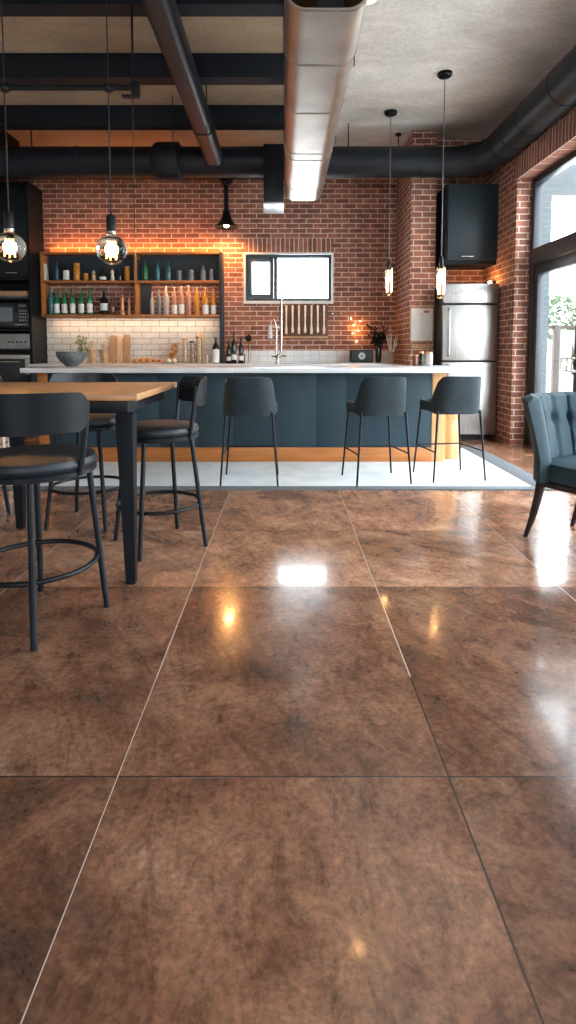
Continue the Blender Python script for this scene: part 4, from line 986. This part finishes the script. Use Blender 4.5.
# round seat counter stools
def round_stool(loc, face, legrot, lab, sr=.235, ha=52):
    """face: direction the sitter looks, degrees; legrot: rotation of the legs, degrees"""
    t = thing('round_seat_stool', lab, 'counter stool', (loc[0], loc[1], 0), 0, 'black round seat stools around the high table')
    b = new(); lathe(b, [(0, .668), (sr * .97, .668), (sr, .678), (sr * 1.005, .69), (sr * .97, .708), (sr * .8, .719), (sr * .4, .722), (0, .722)], n=40); obj('seat', b, M_leather, t)
    b = new(); lathe(b, [(0, .636), (sr * .93, .636), (sr * .985, .642), (sr * .99, .66), (sr * .96, .667), (0, .667)], n=40); obj('seat_pan', b, M_stoolm, t)
    fr = .285
    for k in range(4):
        a = R(legrot + 90 * k); c, s = math.cos(a), math.sin(a)
        b = new(); sweep(b, [(c * sr * .86, s * sr * .86, .64), (c * fr, s * fr, 0)], .0135, 12); obj('leg', b, M_stoolm, t)
    b = new(); q = sr * .86 + (fr - sr * .86) * .61 - .012
    sweep(b, [(q * math.cos(2 * PI * k / 48), q * math.sin(2 * PI * k / 48), .25) for k in range(48)], .0105, 10, closed=True); obj('foot_ring', b, M_stoolm, t)
    bc = face + 180
    br = sr + .012
    for s_ in (-1, 1):
        a = R(bc + s_ * ha); c, s = math.cos(a), math.sin(a)
        b = new(); sweep(b, [(c * (sr - .005), s * (sr - .005), .645), (c * (br - .002), s * (br - .002), .72), (c * (br + .02), s * (br + .02), .84), (c * (br + .030), s * (br + .030), .945)], [.0125, .0125, .0115, .0095], 10); obj('back_upright', b, M_stoolm, t)
    b = new()
    def shell(off):
        def fn(u, v):
            a = R(bc + (u * 2 - 1) * ha); e = abs(u * 2 - 1)
            rnd = max(0, (e - .82) / .18) ** 2
            zt = .99 - .055 * rnd - .006 * e * e; zb = .83 + .02 * rnd
            z = zb + (zt - zb) * v; rr_ = br + .02 + .016 * v + off
            return Vector((rr_ * math.cos(a), rr_ * math.sin(a), z))
        return fn
    nu, nv = 28, 7
    A = grid(b, shell(.008), nu, nv); Bq = grid(b, shell(-.008), nu, nv)
    for i in range(nu - 1):
        b.faces.new((A[0][i], A[0][i + 1], Bq[0][i + 1], Bq[0][i])); b.faces.new((A[-1][i], A[-1][i + 1], Bq[-1][i + 1], Bq[-1][i]))
    for j in range(nv - 1):
        b.faces.new((A[j][0], A[j + 1][0], Bq[j + 1][0], Bq[j][0])); b.faces.new((A[j][-1], A[j + 1][-1], Bq[j + 1][-1], Bq[j][-1]))
    obj('backrest', b, M_stoolm, t)
    return t
round_stool((-1.065, 2.34), 105, 21, 'black round seat stool nearest the camera, cut by the left edge', .258)
round_stool((-1.31, 3.70), 297, 38, 'black round seat stool behind the high table, its back above the tabletop')
round_stool((-.745, 3.27), 203, -10, 'black round seat stool at the right end of the high table')
round_stool((-2.16, 3.70), 285, 45, 'black round seat stool mostly out of frame behind the table at far left')

# upholstered bar stools along the island
def sup(a, ax, ay, p=2.9):
    c, s = math.cos(a), math.sin(a)
    return (math.copysign(abs(c) ** (2 / p), c) * ax, math.copysign(abs(s) ** (2 / p), s) * ay)
def bar_stool():
    t = thing('bar_stool', 'charcoal upholstered bar stool', 'bar stool', (0, 0, 0), 0, 'upholstered bar stools along the island')
    # sitter faces +y; the back is on the -y side
    b = new()
    rings = []
    for (k, z) in ((.80, .60), (.95, .605), (1.0, .625), (1.0, .66), (.96, .68), (.8, .69), (.4, .695)):
        rings.append([b.verts.new((*[q * k for q in sup(2 * PI * j / 36, .205, .205)], z)) for j in range(36)])
    for A, Bq in zip(rings, rings[1:]):
        for j in range(36): b.faces.new((A[j], A[(j + 1) % 36], Bq[(j + 1) % 36], Bq[j]))
    b.faces.new(rings[0][::-1]); b.faces.new(rings[-1])
    obj('seat', b, M_uph, t)
    def fn_(off):
        def fn(u, v):
            e = abs(2 * u - 1); ang = -PI / 2 + (2 * u - 1) * R(148)
            f = min(1, max(0, (e - .37) / .13)); f = f * f * (3 - 2 * f)
            zt = .912 * (1 - f) + .685 * f
            zt -= .035 * min(1, e / .37) ** 8 * (1 - f)
            zb = .585 + .02 * f; z = zb + (zt - zb) * v
            x, y = sup(ang, .222 + off, .222 + off)
            hgt = max(0, (z - .62) / .3); y -= .05 * hgt * (1 - f); x *= 1 - .07 * hgt
            edge = 1 - .6 * (max(0, abs(2 * v - 1) - .8) / .2) ** 2
            if off < 0: x += 0
            return Vector((x, y, z))
        return fn
    b = new(); nu, nv = 61, 12
    A = grid(b, fn_(.014), nu, nv); Bq = grid(b, fn_(-.014), nu, nv)
    for i in range(nu - 1):
        b.faces.new((A[0][i], A[0][i + 1], Bq[0][i + 1], Bq[0][i])); b.faces.new((A[-1][i], A[-1][i + 1], Bq[-1][i + 1], Bq[-1][i]))
    for j in range(nv - 1):
        b.faces.new((A[j][0], A[j + 1][0], Bq[j + 1][0], Bq[j][0])); b.faces.new((A[j][-1], A[j + 1][-1], Bq[j + 1][-1], Bq[j][-1]))
    be = [e for e in b.edges if e.is_manifold and len(e.link_faces) == 2 and e.calc_face_angle(0) > 1.0]
    bmesh.ops.bevel(b, geom=be, offset=.009, segments=3, affect='EDGES')
    obj('backrest', b, M_uph, t)
    tops = [(-.195, -.19), (.195, -.19), (-.185, .18), (.185, .18)]; foot = [(-.24, -.225), (.24, -.225), (-.235, .215), (.235, .215)]
    for (a, c), (d, e) in zip(tops, foot):
        b = new(); sweep(b, [(a, c, .615), (d, e, 0)], [.0105, .008], 10); obj('leg', b, M_stoolm, t)
    def at(i, z):
        k = 1 - z / .615; return (tops[i][0] + (foot[i][0] - tops[i][0]) * k, tops[i][1] + (foot[i][1] - tops[i][1]) * k, z)
    for i, j, z1_, z2_ in ((2, 3, .26, .26), (0, 2, .26, .26), (1, 3, .26, .26)):
        b = new(); sweep(b, [at(i, z1_), at(j, z2_)], .007, 8); obj('foot_rail', b, M_stoolm, t)
    return t
s0 = bar_stool(); RZ = .0165
s0.location = (-.30, 4.83, RZ); s0['label'] = 'charcoal upholstered bar stool, leftmost of three along the island'
dup(s0, (.79, 4.85, RZ), R(11), 'charcoal upholstered bar stool, middle one of three along the island')
dup(s0, (1.465, 4.98, RZ), R(10), 'charcoal upholstered bar stool by the wooden stump at the island end')

# tufted armchair at the right edge
t = thing('tufted_armchair', 'slate blue tufted armchair with dark sabre legs at the right edge', 'armchair', (1.83, 3.24, 0), 0)
t.rotation_euler = (0, 0, R(28))   # sitter faces local -y
b = new(); rings = []
for (k, z) in ((.85, .375), (.98, .38), (1.0, .40), (1.0, .455), (.96, .48), (.8, .495), (.4, .50)):
    rings.append([b.verts.new((*[q * k for q in sup(2 * PI * j / 40, .255, .27, 3.2)], z)) for j in range(40)])
for A, Bq in zip(rings, rings[1:]):
    for j in range(40): b.faces.new((A[j], A[(j + 1) % 40], Bq[(j + 1) % 40], Bq[j]))
b.faces.new(rings[0][::-1]); b.faces.new(rings[-1]); obj('seat', b, M_teal, t)
btn = [(.16, .72), (.33, .72), (.5, .72), (.67, .72), (.84, .72)]
def arm_fn(side):
    def fn(u, v):
        e = abs(2 * u - 1); a = PI / 2 - (2 * u - 1) * R(66)
        f = max(0, (e - .86) / .14) ** 2
        zt = .862 - .035 * f; zb = .37; z = zb + (zt - zb) * v
        g = math.sqrt(max(0, 1 - (max(0, e - .84) / .16) ** 2))
        base = .285 + (.035 if side > 0 else .030 - .075 * g)
        x, y = sup(a, base, base, 2.5)
        h = max(0, (v - .25) / .75)
        x *= 1 + .13 * h ** 1.5; y = y * (1 + .10 * h ** 1.5) + .05 * h
        if side < 0:
            d = 0
            for (bu, bv) in btn:
                du = (u - bu) * .95; dv = (v - bv) * .5
                d += .030 * math.exp(-(du * du + dv * dv) / .0011)
                if v < bv: d += .016 * math.exp(-du * du / .00022)
                else: d += .012 * math.exp(-du * du / .0003)
            x *= 1 + d / .27; y *= 1 + d / .27
            z -= .0
        return Vector((x, y, z))
    return fn
b = new(); nu, nv = 121, 30
A = grid(b, arm_fn(1), nu, nv); Bq = grid(b, arm_fn(-1), nu, nv)
for i in range(nu - 1):
    b.faces.new((A[0][i], A[0][i + 1], Bq[0][i + 1], Bq[0][i]))
def midv(p, q, up): 
    return b.verts.new((p.co + q.co) / 2 + up)
tp = [midv(A[-1][i], Bq[-1][i], Vector((0, 0, .018))) for i in range(nu)]
for i in range(nu - 1):
    b.faces.new((A[-1][i], A[-1][i + 1], tp[i + 1], tp[i])); b.faces.new((tp[i], tp[i + 1], Bq[-1][i + 1], Bq[-1][i]))
for j in range(nv - 1):
    b.faces.new((A[j][0], A[j + 1][0], Bq[j + 1][0], Bq[j][0])); b.faces.new((A[j][-1], A[j + 1][-1], Bq[j + 1][-1], Bq[j][-1]))
b.faces.new((A[-1][0], tp[0], Bq[-1][0])); b.faces.new((A[-1][-1], tp[-1], Bq[-1][-1]))
o = obj('backrest', b, M_teal, t)
for (bu, bv) in btn:
    p = arm_fn(-1)(bu, bv); b = new(); bmesh.ops.create_icosphere(b, subdivisions=2, radius=.011, matrix=Matrix.Translation(p)); obj('button', b, M_teal, o)
b = new(); box(b, -.24, .24, -.235, .22, .335, .372, .01); obj('seat_frame', b, M_walnut, t)
for (x0, y0, x1, y1) in ((-.21, .21, -.225, .30), (.21, .21, .225, .30), (-.21, -.21, -.24, -.26), (.21, -.21, .24, -.26)):
    b = new(); sweep(b, [(x0, y0, .37), (x0 + (x1 - x0) * .2, y0 + (y1 - y0) * .2, .27), (x0 + (x1 - x0) * .55, y0 + (y1 - y0) * .55, .13), (x1, y1, 0)], [.030, .026, .020, .013], 12); obj('leg', b, M_walnut, t)
